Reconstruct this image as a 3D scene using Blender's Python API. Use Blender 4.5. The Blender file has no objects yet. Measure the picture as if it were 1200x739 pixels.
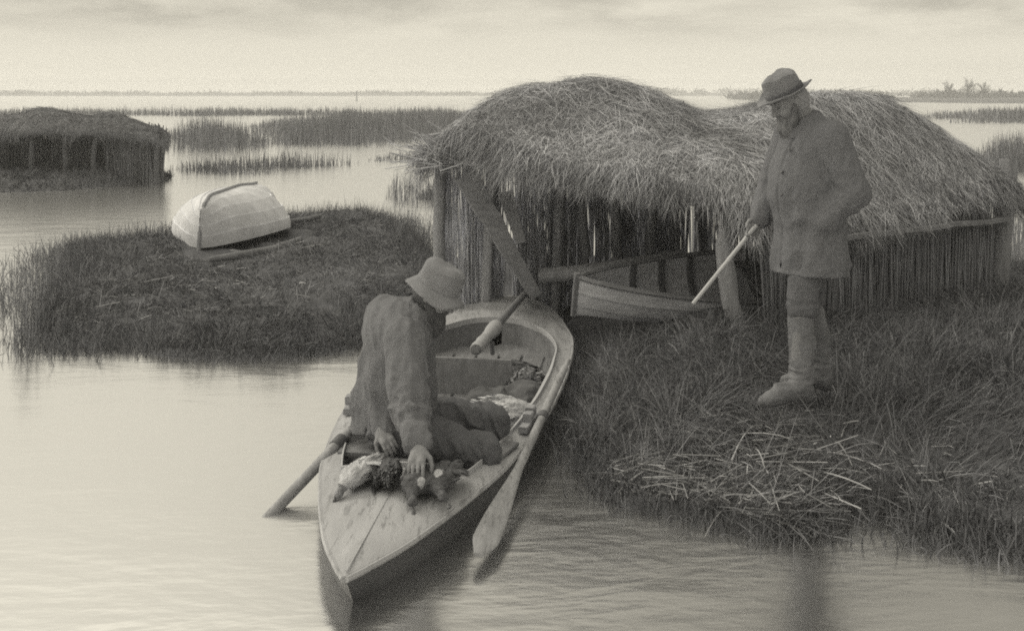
import bpy, math, random
import numpy as np
from mathutils import Vector, Matrix

rng = np.random.default_rng(7)
random.seed(7)
R = math.radians
C = bpy.context.scene.collection
scene = bpy.context.scene

# ------------------------------------------------------------------ camera
F, HC = 1400.0, 2.0                       # focal length in photo pixels, eye height over the water
cam_d = bpy.data.cameras.new('camera')
cam = bpy.data.objects.new('camera', cam_d); C.objects.link(cam)
cam.location = (0, 0, HC); cam.rotation_euler = (R(90), 0, 0)
cam_d.sensor_width = 36; cam_d.lens = F / 1200 * 36
cam_d.shift_y = -(369.5 - 108) / 1200
cam_d.clip_start = 0.1; cam_d.clip_end = 6000
scene.camera = cam

# ------------------------------------------------------------------ world, sun, exposure
SUN_EL, SUN_AZ = 34, -62                  # azimuth: degrees from +Y towards +X
w = bpy.data.worlds.new('World'); scene.world = w; w.use_nodes = True
nt = w.node_tree; N = nt.nodes; L = nt.links; N.clear()
def nd(tree, t, **kw):
    n = tree.nodes.new(t)
    for k, v in kw.items():
        if k in n.inputs: n.inputs[k].default_value = v
        else: setattr(n, k, v)
    return n
sky = nd(nt, 'ShaderNodeTexSky', sky_type='NISHITA', sun_disc=False, sun_elevation=R(SUN_EL), sun_rotation=R(SUN_AZ),
         air_density=1.0, dust_density=3.0)
bw = nd(nt, 'ShaderNodeRGBToBW'); L.new(sky.outputs[0], bw.inputs[0])
tc = nd(nt, 'ShaderNodeTexCoord')
sep = nd(nt, 'ShaderNodeSeparateXYZ'); L.new(tc.outputs['Generated'], sep.inputs[0])
def mth(tree, op, a, b=None, clamp=False):
    n = tree.nodes.new('ShaderNodeMath'); n.operation = op; n.use_clamp = clamp
    for i, x in enumerate((a, b)):
        if x is None: continue
        if isinstance(x, (int, float)): n.inputs[i].default_value = x
        else: tree.links.new(x, n.inputs[i])
    return n.outputs[0]
comb = nd(nt, 'ShaderNodeCombineXYZ'); L.new(sep.outputs[0], comb.inputs[0]); L.new(sep.outputs[1], comb.inputs[1]); L.new(mth(nt, 'MULTIPLY', sep.outputs[2], 4.5), comb.inputs[2])
cn = nd(nt, 'ShaderNodeTexNoise', Scale=5.5, Detail=9.0, Roughness=0.62, Distortion=0.3)
L.new(comb.outputs[0], cn.inputs['Vector'])
cr = nd(nt, 'ShaderNodeMapRange'); L.new(cn.outputs[0], cr.inputs[0])
cr.inputs[1].default_value = 0.36; cr.inputs[2].default_value = 0.62; cr.inputs[3].default_value = 0; cr.inputs[4].default_value = 1
emask = nd(nt, 'ShaderNodeMapRange', interpolation_type='SMOOTHSTEP'); L.new(sep.outputs[2], emask.inputs[0])
emask.inputs[1].default_value = 0.030; emask.inputs[2].default_value = 0.066
emk2 = nd(nt, 'ShaderNodeMapRange', interpolation_type='SMOOTHSTEP'); L.new(sep.outputs[2], emk2.inputs[0]); emk2.inputs[1].default_value = 0.09; emk2.inputs[2].default_value = 0.2; emk2.inputs[3].default_value = 1; emk2.inputs[4].default_value = 0.25
cloud = mth(nt, 'MULTIPLY', mth(nt, 'MULTIPLY', cr.outputs[0], emk2.outputs[0]), emask.outputs[0])          # dark cloud streaks overhead only
up = nd(nt, 'ShaderNodeMapRange', interpolation_type='SMOOTHSTEP'); L.new(sep.outputs[2], up.inputs[0])
up.inputs[1].default_value = 0.30; up.inputs[2].default_value = 0.85; up.inputs[3].default_value = 6.8; up.inputs[4].default_value = 25.0
azr = nd(nt, 'ShaderNodeMapRange', interpolation_type='SMOOTHSTEP'); L.new(sep.outputs[0], azr.inputs[0])      # added unseen sky gradient, darker to the right to dim the water's reflection
azr.inputs[1].default_value = -0.38; azr.inputs[2].default_value = 0.16; azr.inputs[3].default_value = 0.86; azr.inputs[4].default_value = 0.3
azm = nd(nt, 'ShaderNodeMapRange', interpolation_type='SMOOTHSTEP'); L.new(sep.outputs[2], azm.inputs[0]); azm.inputs[1].default_value = 0.16; azm.inputs[2].default_value = 0.38
azf = nd(nt, 'ShaderNodeMix', data_type='FLOAT'); L.new(azm.outputs[0], azf.inputs[0]); azf.inputs[2].default_value = 1.0; L.new(azr.outputs[0], azf.inputs[3])
over = mth(nt, 'MULTIPLY', mth(nt, 'MULTIPLY', up.outputs[0], azf.outputs[0]), mth(nt, 'SUBTRACT', 1.0, mth(nt, 'MULTIPLY', cloud, 0.36)))
tot = mth(nt, 'ADD', over, mth(nt, 'MULTIPLY', mth(nt, 'MINIMUM', bw.outputs[0], 12.0), 0.045))
tint = nd(nt, 'ShaderNodeMix', data_type='RGBA', blend_type='MULTIPLY'); tint.inputs[0].default_value = 1
L.new(tot, tint.inputs[6]); tint.inputs[7].default_value = (1.0, 0.943, 0.79, 1)
bg = nd(nt, 'ShaderNodeBackground', Strength=0.1); L.new(tint.outputs[2], bg.inputs[0])
wo = nd(nt, 'ShaderNodeOutputWorld'); L.new(bg.outputs[0], wo.inputs[0])

sd = bpy.data.lights.new('sun', 'SUN'); sd.energy = 1.15; sd.angle = R(14); sd.color = (1.0, 0.94, 0.80)
sun = bpy.data.objects.new('sun', sd); C.objects.link(sun)
_s = Vector((math.sin(R(SUN_AZ)) * math.cos(R(SUN_EL)), math.cos(R(SUN_AZ)) * math.cos(R(SUN_EL)), math.sin(R(SUN_EL))))
sun.rotation_euler = _s.to_track_quat('Z', 'Y').to_euler()

vs = scene.view_settings
scene.display_settings.display_device = 'sRGB'
vs.view_transform = 'Standard'; vs.look = 'None'; vs.exposure = 0.12; vs.gamma = 1.0; vs.use_curve_mapping = False
cy_ = scene.cycles
cy_.use_denoising = False
try: cy_.denoiser = 'OPENIMAGEDENOISE'
except Exception: pass
cy_.max_bounces = 6; cy_.diffuse_bounces = 4; cy_.glossy_bounces = 3; cy_.volume_bounces = 1; cy_.transparent_max_bounces = 6
cy_.use_fast_gi = False; cy_.use_adaptive_sampling = False
cy_.filter_width = 1.9                   # soft old lens
cy_.sample_clamp_indirect = 6

# ------------------------------------------------------------------ helpers
def G(px, py, z=0.0):                      # photo pixel -> world point at height z
    Y = F * (HC - z) / (py - 108); return np.array([(px - 600) / F * Y, Y, z])
def D(px, py, Y):                          # photo pixel -> world point at depth Y
    return np.array([(px - 600) / F * Y, Y, HC - (py - 108) / F * Y])

def tag(o, label=None, cat=None, group=None, kind=None):
    if label: o['label'] = label
    if cat: o['category'] = cat
    if group: o['group'] = group
    if kind: o['kind'] = kind
    return o
def empty(name, loc=(0, 0, 0), rz=0.0):
    o = bpy.data.objects.new(name, None); C.objects.link(o); o.location = loc; o.rotation_euler = (0, 0, rz)
    o.empty_display_size = 0.2
    return o

def mesh_np(name, V, faces, mats, parent=None, smooth=True, mat_idx=None):
    """V (n,3); faces: list of (m,k) index arrays."""
    me = bpy.data.meshes.new(name)
    V = np.asarray(V, dtype=np.float32)
    loops, starts, tot = [], [], 0
    for f in faces:
        f = np.asarray(f, dtype=np.int32)
        if f.size == 0: continue
        loops.append(f.ravel()); starts.append(tot + np.arange(len(f)) * f.shape[1]); tot += f.size
    loops = np.concatenate(loops); starts = np.concatenate(starts)
    me.vertices.add(len(V)); me.vertices.foreach_set('co', V.ravel())
    me.loops.add(len(loops)); me.loops.foreach_set('vertex_index', loops)
    me.polygons.add(len(starts)); me.polygons.foreach_set('loop_start', starts.astype(np.int32))
    if smooth: me.polygons.foreach_set('use_smooth', np.ones(len(starts), bool))
    for m in (mats if isinstance(mats, (list, tuple)) else [mats]): me.materials.append(m)
    if mat_idx is not None: me.polygons.foreach_set('material_index', np.asarray(mat_idx, dtype=np.int32))
    me.update(calc_edges=True); me.validate()
    o = bpy.data.objects.new(name, me); C.objects.link(o)
    if parent: o.parent = parent
    return o

class MB:
    """collects simple solids into one mesh"""
    def __init__(s): s.V = []; s.Q = []; s.T = []; s.n = 0; s.qm = []; s.tm = []; s.m = 0
    def add(s, V, Q=(), T=()):
        V = np.asarray(V, float); s.V.append(V)
        if len(Q): s.Q.append(np.asarray(Q, int) + s.n); s.qm.append(np.full(len(Q), s.m))
        if len(T): s.T.append(np.asarray(T, int) + s.n); s.tm.append(np.full(len(T), s.m))
        s.n += len(V); return s
    def grid(s, P, closed_u=False, closed_v=False, flip=False):
        P = np.asarray(P, float); a, b = P.shape[:2]
        i = np.arange(a if closed_u else a - 1)[:, None]; j = np.arange(b if closed_v else b - 1)[None, :]
        i2 = (i + 1) % a; j2 = (j + 1) % b
        q = np.stack([i * b + j, i2 * b + j, i2 * b + j2, i * b + j2], -1).reshape(-1, 4)
        if flip: q = q[:, ::-1]
        return s.add(P.reshape(-1, 3), q)
    def tube(s, path, rad, sides=8, caps=True, squash=1.0, up=(0, 0, 1)):
        path = np.asarray(path, float); n = len(path); rad = np.broadcast_to(np.asarray(rad, float), (n,))
        t = np.gradient(path, axis=0); t /= np.linalg.norm(t, axis=1)[:, None] + 1e-9
        up = np.asarray(up, float)
        if abs(t[0] @ up) > 0.95: up = np.array([1.0, 0, 0])
        rings = []
        for k in range(n):
            x = np.cross(up, t[k]); x /= np.linalg.norm(x) + 1e-9; y = np.cross(t[k], x); up2 = y
            a = np.linspace(0, 2 * np.pi, sides, endpoint=False)
            rings.append(path[k] + rad[k] * (np.cos(a)[:, None] * x + squash * np.sin(a)[:, None] * y))
        P = np.array(rings); base = s.n
        s.grid(P, closed_v=True)
        if caps:
            for ring, cen, fl in ((0, path[0], 1), (n - 1, path[-1], 0)):
                V = np.vstack([P[ring], cen]); k = np.arange(sides); k2 = (k + 1) % sides
                T = np.stack([k, k2, np.full(sides, sides)], 1)
                s.add(V, T=T[:, ::-1] if fl else T)
        return s
    def box(s, c, size, M=None, bev=0.0):
        hx, hy, hz = np.array(size) / 2.0
        V = np.array([[x, y, z] for x in (-hx, hx) for y in (-hy, hy) for z in (-hz, hz)])
        Q = [[0, 1, 3, 2], [4, 6, 7, 5], [0, 4, 5, 1], [2, 3, 7, 6], [0, 2, 6, 4], [1, 5, 7, 3]]
        if M is not None: V = V @ np.array(M).T
        return s.add(V + np.asarray(c), Q)
    def plank(s, a, b, wdt, th, up=(0, 0, 1), seg=6, wob=0.0, taper=1.0):
        a = np.asarray(a, float); b = np.asarray(b, float); t = b - a; ln = np.linalg.norm(t); t /= ln
        x = np.cross(up, t); x /= np.linalg.norm(x); y = np.cross(t, x)
        rings = []
        for k in range(seg + 1):
            f = k / seg; c = a + (b - a) * f + (x * rng.normal(0, wob) + y * rng.normal(0, wob) if wob else 0)
            ww = wdt / 2 * (1 + (taper - 1) * f); tt = th / 2; e = min(ww, tt) * 0.25
            prof = [(-ww + e, -tt), (ww - e, -tt), (ww, -tt + e), (ww, tt - e), (ww - e, tt), (-ww + e, tt), (-ww, tt - e), (-ww, -tt + e)]
            rings.append([c + x * p[0] + y * p[1] for p in prof])
        P = np.array(rings); s.grid(P, closed_v=True)
        for r, fl in ((0, 1), (seg, 0)):
            V = np.vstack([P[r], P[r].mean(0)]); k = np.arange(8); T = np.stack([k, (k + 1) % 8, np.full(8, 8)], 1)
            s.add(V, T=T[:, ::-1] if fl else T)
        return s
    def lathe(s, prof, c=(0, 0, 0), M=None, n=24):
        a = np.linspace(0, 2 * np.pi, n, endpoint=False)
        P = np.array([[[r * math.cos(t), r * math.sin(t), z] for t in a] for r, z in prof])
        if M is not None: P = P @ np.array(M).T
        return s.grid(P + np.asarray(c), closed_v=True)
    def build(s, name, mats, parent=None, smooth=True, angle=None):
        V = np.vstack(s.V); fs = []; mi = []
        if s.Q: fs.append(np.vstack(s.Q)); mi.append(np.concatenate(s.qm))
        if s.T: fs.append(np.vstack(s.T)); mi.append(np.concatenate(s.tm))
        o = mesh_np(name, V, fs, mats, parent, smooth, np.concatenate(mi))
        if smooth: sharp(o, 38 if angle is None else angle)
        return o
def sharp(o, deg):
    try: o.data.set_sharp_from_angle(angle=R(deg))
    except Exception: pass

# --- noise
_LT = np.random.default_rng(3).random((32, 32, 32)).astype(np.float32)
def vnoise(P):
    P = np.asarray(P, dtype=np.float32); I = np.floor(P).astype(np.int32); f = P - I; f = f * f * (3 - 2 * f)
    out = 0
    for dx in (0, 1):
        wx = f[..., 0] if dx else 1 - f[..., 0]
        for dy in (0, 1):
            wy = f[..., 1] if dy else 1 - f[..., 1]
            for dz in (0, 1):
                wz = f[..., 2] if dz else 1 - f[..., 2]
                out = out + wx * wy * wz * _LT[(I[..., 0] + dx) & 31, (I[..., 1] + dy) & 31, (I[..., 2] + dz) & 31]
    return out * 2 - 1
def fbm(P, o=3):
    P = np.asarray(P, dtype=np.float32); r = 0; a = 1.0
    for k in range(o): r = r + a * vnoise(P * (2 ** k) + 7.3 * k); a *= 0.5
    return r
def noise2(x, y, s=1.0, o=3, seed=0.0):
    return fbm(np.stack([np.asarray(x) * s + seed, np.asarray(y) * s + seed * 1.7, np.full(np.shape(x), 3.3 + seed)], -1), o)

# --- signed distance modelling (one continuous skin), surface nets
class SDF:
    def __init__(s, lo, hi, h):
        s.lo = np.asarray(lo, float); s.h = h
        s.n = np.ceil((np.asarray(hi) - s.lo) / h).astype(int) + 1
        s.f = np.full(s.n, 1.0, np.float32)
        s.ax = [(s.lo[k] + h * np.arange(s.n[k])).astype(np.float32) for k in range(3)]
    def _box(s, lo, hi):
        a = np.clip(np.floor((np.asarray(lo) - s.lo) / s.h).astype(int), 0, s.n); b = np.clip(np.ceil((np.asarray(hi) - s.lo) / s.h).astype(int) + 1, 0, s.n)
        return tuple(slice(a[k], b[k]) for k in range(3))
    def _grid(s, sl): return np.meshgrid(s.ax[0][sl[0]], s.ax[1][sl[1]], s.ax[2][sl[2]], indexing='ij', sparse=True)
    def _merge(s, sl, d, k, sub=False):
        a = s.f[sl]
        if sub:
            d = -d; hh = np.clip(k - np.abs(a - d), 0, None) / max(k, 1e-6); s.f[sl] = np.maximum(a, d) + hh * hh * k * 0.25
        else:
            hh = np.clip(k - np.abs(a - d), 0, None) / max(k, 1e-6); s.f[sl] = np.minimum(a, d) - hh * hh * k * 0.25
    def cone(s, a, b, ra, rb, k=0.03, sub=False, sq=None):
        """rounded cone a->b; sq=(axis vector, factor) flattens along an axis"""
        a = np.asarray(a, float); b = np.asarray(b, float); m = max(ra, rb) + k + 4 * s.h + 0.02
        sl = s._box(np.minimum(a, b) - m, np.maximum(a, b) + m); x, y, z = s._grid(sl)
        ab = b - a; L2 = ab @ ab + 1e-9
        px, py, pz = x - a[0], y - a[1], z - a[2]
        t = np.clip((px * ab[0] + py * ab[1] + pz * ab[2]) / L2, 0, 1)
        dx, dy, dz = px - t * ab[0], py - t * ab[1], pz - t * ab[2]
        if sq is not None:
            ax = np.asarray(sq[0], float); ax /= np.linalg.norm(ax); q = dx * ax[0] + dy * ax[1] + dz * ax[2]; e = (1 / sq[1] - 1)
            dx = dx + ax[0] * q * e; dy = dy + ax[1] * q * e; dz = dz + ax[2] * q * e
        d = np.sqrt(dx * dx + dy * dy + dz * dz) - (ra + (rb - ra) * t)
        if sq is not None: d = d * min(1.0, sq[1])
        s._merge(sl, d.astype(np.float32), k, sub); return s
    def chain(s, pts, rad, k=0.03):
        for i in range(len(pts) - 1): s.cone(pts[i], pts[i + 1], rad[i], rad[i + 1], k)
        return s
    def ell(s, c, r, M=None, k=0.03, sub=False):
        c = np.asarray(c, float); r = np.asarray(r, float); m = r.max() + k + 4 * s.h + 0.02
        sl = s._box(c - m, c + m); x, y, z = s._grid(sl); px, py, pz = x - c[0], y - c[1], z - c[2]
        Mt = np.eye(3) if M is None else np.array(M)       # columns: local axes in world
        q = [(px * Mt[0, j] + py * Mt[1, j] + pz * Mt[2, j]) for j in range(3)]
        k0 = np.sqrt(sum((q[j] / r[j]) ** 2 for j in range(3))); k1 = np.sqrt(sum((q[j] / r[j] ** 2) ** 2 for j in range(3)))
        d = k0 * (k0 - 1) / (k1 + 1e-6)
        s._merge(sl, d.astype(np.float32), k, sub); return s
    def cut(s, p, n):                         # keep the side the normal n points away from
        x, y, z = s._grid((slice(None),) * 3); n = np.asarray(n, float); n /= np.linalg.norm(n)
        d = (x - p[0]) * n[0] + (y - p[1]) * n[1] + (z - p[2]) * n[2]
        s.f = np.maximum(s.f, d.astype(np.float32)); return s
    def wrinkle(s, fn):
        near = np.argwhere(np.abs(s.f) < 0.045); P = s.lo + near * s.h
        s.f[tuple(near.T)] += fn(P).astype(np.float32); return s
    def mesh(s):
        f = s.f; f = np.pad(f, 1, constant_values=1.0); lo = s.lo - s.h
        g = f < 0
        c = np.zeros(np.array(f.shape) - 1, np.int8)
        for i in (0, 1):
            for j in (0, 1):
                for k in (0, 1): c += g[i:f.shape[0] - 1 + i, j:f.shape[1] - 1 + j, k:f.shape[2] - 1 + k]
        act = (c > 0) & (c < 8); idx = np.argwhere(act); cid = np.full(c.shape, -1, np.int32); cid[tuple(idx.T)] = np.arange(len(idx))
        acc = np.zeros((len(idx), 3)); cnt = np.zeros(len(idx))
        for ax in range(3):
            o1, o2 = [a for a in range(3) if a != ax]
            for u in (0, 1):
                for v in (0, 1):
                    a = idx.copy(); a[:, o1] += u; a[:, o2] += v; b = a.copy(); b[:, ax] += 1
                    fa = f[tuple(a.T)]; fb = f[tuple(b.T)]; m = (fa < 0) != (fb < 0)
                    t = fa[m] / (fa[m] - fb[m]); p = a[m].astype(float); p[:, ax] += t
                    acc[m] += p; cnt[m] += 1
        V = lo + acc / cnt[:, None] * s.h; Q = []
        for ax in range(3):
            o1, o2 = [(1, 2), (2, 0), (0, 1)][ax]
            sl0 = [slice(None)] * 3; sl1 = [slice(None)] * 3; sl0[ax] = slice(0, -1); sl1[ax] = slice(1, None)
            ga = g[tuple(sl0)]; gb = g[tuple(sl1)]
            e = np.argwhere(ga != gb); e = e[(e[:, o1] > 0) & (e[:, o2] > 0)]
            sgn = ga[tuple(e.T)]
            def cell(d1, d2):
                q = e.copy(); q[:, o1] -= d1; q[:, o2] -= d2
                q = np.minimum(q, np.array(cid.shape) - 1); return cid[tuple(q.T)]
            q = np.stack([cell(1, 1), cell(0, 1), cell(0, 0), cell(1, 0)], 1)
            q[~sgn] = q[~sgn][:, ::-1]; Q.append(q)
        Q = np.vstack(Q); Q = Q[(Q >= 0).all(1)]
        return V, Q
    def build(s, name, mats, parent=None, mi=None):
        V, Q = s.mesh()
        for _ in range(1):                    # light smoothing
            A = np.zeros_like(V); n = np.zeros(len(V))
            for a, b in ((0, 1), (1, 2), (2, 3), (3, 0)):
                np.add.at(A, Q[:, a], V[Q[:, b]]); np.add.at(A, Q[:, b], V[Q[:, a]]); np.add.at(n, Q[:, a], 1); np.add.at(n, Q[:, b], 1)
            V = V * 0.5 + 0.5 * A / np.maximum(n, 1)[:, None]
        idx = mi(V[Q].mean(1)) if mi is not None else None
        return mesh_np(name, V, [Q], mats, parent, True, idx)

# --- blades, straws, reeds
def strands(base, d, ln, wd, droop=0.0, segs=3, tip=0.15, side=None):
    n = len(base); d = d / (np.linalg.norm(d, axis=1)[:, None] + 1e-9)
    if side is None: side = rng.normal(size=(n, 3))
    side = np.cross(d, side); side /= np.linalg.norm(side, axis=1)[:, None] + 1e-9
    t = np.linspace(0, 1, segs + 1)
    ln = np.broadcast_to(ln, (n,)); wd = np.broadcast_to(wd, (n,)); droop = np.broadcast_to(droop, (n,))
    ctr = base[:, None, :] + d[:, None, :] * (ln[:, None] * t)[:, :, None]
    ctr[:, :, 2] -= (droop * ln)[:, None] * t ** 2
    hw = 0.5 * wd[:, None] * (1 - (1 - tip) * t ** 1.5)
    P = np.stack([ctr - side[:, None, :] * hw[:, :, None], ctr + side[:, None, :] * hw[:, :, None]], 2)   # n,segs+1,2,3
    V = P.reshape(-1, 3); b = np.arange(n)[:, None] * (segs + 1) * 2; k = np.arange(segs)[None, :] * 2
    q = np.stack([b + k, b + k + 1, b + k + 3, b + k + 2], -1).reshape(-1, 4)
    return V, q
def rods(a, b, r, sides=4):
    """straight reeds a->b as thin prisms"""
    n = len(a); d = b - a; d = d / np.linalg.norm(d, axis=1)[:, None]
    ref = np.where(np.abs(d[:, 2:3]) > 0.9, np.array([[1.0, 0, 0]]), np.array([[0, 0, 1.0]]))
    x = np.cross(d, ref); x /= np.linalg.norm(x, axis=1)[:, None]; y = np.cross(d, x)
    ang = np.linspace(0, 2 * np.pi, sides, endpoint=False); r = np.broadcast_to(r, (n,))
    off = (np.cos(ang)[None, :, None] * x[:, None] + np.sin(ang)[None, :, None] * y[:, None]) * r[:, None, None]
    P = np.concatenate([a[:, None] + off, b[:, None] + off * 0.8], 1); V = P.reshape(-1, 3)
    base = np.arange(n)[:, None] * 2 * sides; k = np.arange(sides)[None]; k2 = (k + 1) % sides
    q = np.stack([base + k, base + k2, base + sides + k2, base + sides + k], -1).reshape(-1, 4)
    return V, q
def join(*parts):
    V, Q, n = [], [], 0
    for v, q in parts: V.append(v); Q.append(q + n); n += len(v)
    return np.vstack(V), np.vstack(Q)

def poly_sd(px, py, poly):                    # signed distance, positive inside
    poly = np.asarray(poly)[:, :2]; x = np.asarray(px).ravel(); y = np.asarray(py).ravel()
    dmin = np.full(x.shape, 1e9); ins = np.zeros(x.shape, bool); n = len(poly)
    for i in range(n):
        x1, y1 = poly[i]; x2, y2 = poly[(i + 1) % n]; ex, ey = x2 - x1, y2 - y1
        t = np.clip(((x - x1) * ex + (y - y1) * ey) / (ex * ex + ey * ey + 1e-12), 0, 1)
        dmin = np.minimum(dmin, (x - x1 - t * ex) ** 2 + (y - y1 - t * ey) ** 2)
        c = (y1 > y) != (y2 > y); xx = x1 + (y - y1) / (ey if abs(ey) > 1e-12 else 1e-12) * ex; ins ^= c & (x < xx)
    dd = np.sqrt(dmin); return np.where(ins, dd, -dd).reshape(np.shape(px))
def sample_poly(poly, n):
    poly = np.asarray(poly)[:, :2]; lo = poly.min(0); hi = poly.max(0); out = []; m = 0
    while m < n:
        p = lo + (hi - lo) * rng.random((n * 2, 2)); p = p[poly_sd(p[:, 0], p[:, 1], poly) > 0]; out.append(p); m += len(p)
    return np.vstack(out)[:n]
def sstep(x): x = np.clip(x, 0, 1); return x * x * (3 - 2 * x)

# ------------------------------------------------------------------ materials
def g3(v, cool=0.0): return (v, v * (1.010 + 0.01 * cool), v * (1.06 + 0.06 * cool), 1)
def mat(name, v=0.2, rough=0.85, var=0.25, scale=6.0, bump=0.0, bscale=40.0, stretch=None, cool=0.0, spec=0.25, island=0.0, detail=5.0, coord='Object', chips=0.0):
    m = bpy.data.materials.new(name); m.use_nodes = True; t = m.node_tree; n = t.nodes; l = t.links
    b = n['Principled BSDF']; b.inputs['Roughness'].default_value = rough; b.inputs['Specular IOR Level'].default_value = spec
    co = nd(t, 'ShaderNodeTexCoord'); mp = nd(t, 'ShaderNodeMapping'); l.new(co.outputs[coord], mp.inputs[0])
    if stretch: mp.inputs['Scale'].default_value = stretch
    no = nd(t, 'ShaderNodeTexNoise', Scale=scale, Detail=detail, Roughness=0.6); l.new(mp.outputs[0], no.inputs['Vector'])
    fac = no.outputs[0]
    rp = nd(t, 'ShaderNodeMapRange'); l.new(fac, rp.inputs[0]); rp.inputs[1].default_value = 0.25; rp.inputs[2].default_value = 0.75
    rp.inputs[3].default_value = v * (1 - var); rp.inputs[4].default_value = v * (1 + var)
    val = rp.outputs[0]
    if chips > 0:
        cnz = nd(t, 'ShaderNodeTexNoise', Scale=8.0, Detail=9.0, Roughness=0.7); l.new(mp.outputs[0], cnz.inputs['Vector']); c2 = nd(t, 'ShaderNodeMapRange'); l.new(cnz.outputs[0], c2.inputs[0])
        c2.inputs[1].default_value = 0.54; c2.inputs[2].default_value = 0.63; c2.inputs[3].default_value = 1.0; c2.inputs[4].default_value = 1 - chips; val = mth(t, 'MULTIPLY', val, c2.outputs[0])
    if island > 0:
        ge = nd(t, 'ShaderNodeNewGeometry'); r2 = nd(t, 'ShaderNodeMapRange'); l.new(ge.outputs['Random Per Island'], r2.inputs[0])
        r2.inputs[3].default_value = 1 - island; r2.inputs[4].default_value = 1 + island
        val = mth(t, 'MULTIPLY', val, r2.outputs[0])
    mx = nd(t, 'ShaderNodeMix', data_type='RGBA', blend_type='MULTIPLY'); mx.inputs[0].default_value = 1
    l.new(val, mx.inputs[6]); mx.inputs[7].default_value = g3(1.0, cool)
    l.new(mx.outputs[2], b.inputs['Base Color'])
    if bump > 0:
        bn = nd(t, 'ShaderNodeTexNoise', Scale=bscale, Detail=4.0, Roughness=0.65); l.new(mp.outputs[0], bn.inputs['Vector'])
        bu = nd(t, 'ShaderNodeBump', Strength=min(1.0, bump), Distance=0.02); l.new(bn.outputs[0], bu.inputs['Height']); l.new(bu.outputs[0], b.inputs['Normal'])
    return m
M = {}
M['earth'] = mat('earth', 0.09, 0.95, 0.4, 3.0, 1.0, 25, cool=1.0)
M['grass'] = mat('grass_blades', 0.108, 0.7, 0.35, 0.9, island=0.5, cool=1.0)
M['drygrass'] = mat('dry_grass', 0.19, 0.7, 0.3, 1.2, island=0.55, cool=0.6)
M['reed'] = mat('standing_reed', 0.16, 0.75, 0.3, 0.5, island=0.45, cool=0.8)
M['cutreed'] = mat('cut_reed', 0.30, 0.6, 0.35, 3.0, island=0.65)
M['straw'] = mat('thatch_straw', 0.36, 0.65, 0.5, 1.6, island=0.65, cool=0.4)
M['thatch'] = mat('thatch_mass', 0.19, 0.95, 0.5, 9.0, 1.0, 60, stretch=(1, 1, 3), cool=0.8)
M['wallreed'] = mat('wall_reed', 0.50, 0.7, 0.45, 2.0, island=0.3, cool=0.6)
M['darkreed'] = mat('dark_wall_reed', 0.13, 0.8, 0.3, 3.0, island=0.4, cool=0.8)  # far shed reed, colour darkened to stand for its dim interior
M['greyreed'] = mat('grey_wall_reed', 0.23, 0.8, 0.45, 2.0, island=0.35, cool=0.8)  # darker reed for the near shed's right wall
M['post'] = mat('weathered_post', 0.270, 0.85, 0.35, 5.0, 0.8, 22, stretch=(5, 5, 0.7), cool=0.4)
M['innerpost'] = mat('inner_post_wood', 0.33, 0.85, 0.35, 5.0, 0.8, 22, stretch=(5, 5, 0.7), cool=0.4)
M['plank'] = mat('rough_plank', 0.22, 0.85, 0.3, 4.0, 0.6, 20, stretch=(1, 6, 6), cool=0.5)
M['deck'] = mat('painted_deck', 0.33, 0.62, 0.26, 2.6, 0.3, 60, spec=0.3, stretch=(4, .7, 1), detail=9.0, chips=.38)
M['deckin'] = mat('worn_inner_paint', 0.18, 0.8, 0.25, 5.0, 0.4, 30, stretch=(6, 1, 3), cool=0.3)
M['hullside'] = mat('dark_hull_paint', 0.07, 0.6, 0.2, 4.0, 0.2, 40, cool=0.8)
M['coaming'] = mat('coaming_wood', 0.400, 0.6, 0.12, 8.0, 0.2, 40)
M['oar'] = mat('oar_wood', 0.28, 0.6, 0.3, 3.0, 0.25, 30, stretch=(8, 1, 8), chips=.4)
M['oldboat'] = mat('old_boat_wood', 0.55, 0.8, 0.25, 4.0, 0.4, 25, stretch=(1, 5, 5), cool=0.4)
M['rib'] = mat('boat_rib', 0.09, 0.85, 0.25, 8.0, 0.3, 30, cool=0.8)
M['whiteboat'] = mat('white_boat_paint', 0.56, 0.6, 0.2, 3.5, 0.3, 60, spec=0.3, chips=.14)
M['lapglint'] = mat('plank_edge_glint', 0.78, 0.6, 0.08, 5.0)  # lap edges coloured paler to stand for the light they catch
M['keel'] = mat('keel_wood', 0.25, 0.8, 0.25, 8.0, 0.3, 30, cool=0.4)
M['gunmetal'] = mat('gun_metal', 0.16, 0.45, 0.2, 8.0, 0.1, 50, spec=0.5, cool=0.4)
M['canvas'] = mat('pale_canvas', 0.30, 0.9, 0.15, 12.0, 0.6, 30)
M['canvas2'] = mat('dark_canvas', 0.09, 0.9, 0.3, 10.0, 0.6, 30, cool=0.5)
M['steel'] = mat('bright_barrel', 0.34, 0.35, 0.12, 10.0, 0.0, spec=0.6)
M['stock'] = mat('gun_stock', 0.09, 0.5, 0.25, 8.0, 0.1, 50, cool=0.8)
M['coat'] = mat('wool_coat', 0.145, 0.92, 0.14, 45.0, 0.5, 140, cool=0.8, spec=0.1)
M['coat2'] = mat('canvas_coat', 0.148, 0.92, 0.14, 45.0, 0.5, 120, cool=0.6, spec=0.1)
M['trouser'] = mat('cord_trousers', 0.12, 0.92, 0.14, 40.0, 0.5, 120, cool=0.8, spec=0.1)
M['boot'] = mat('leather_boots', 0.15, 0.7, 0.25, 14.0, 0.5, 60, cool=0.7)
M['hat'] = mat('felt_hat', 0.19, 0.95, 0.18, 9.0, 0.4, 120, cool=0.4, spec=0.1)
M['hat2'] = mat('pale_hat', 0.205, 0.95, 0.18, 9.0, 0.4, 120, cool=0.4, spec=0.1)
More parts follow.
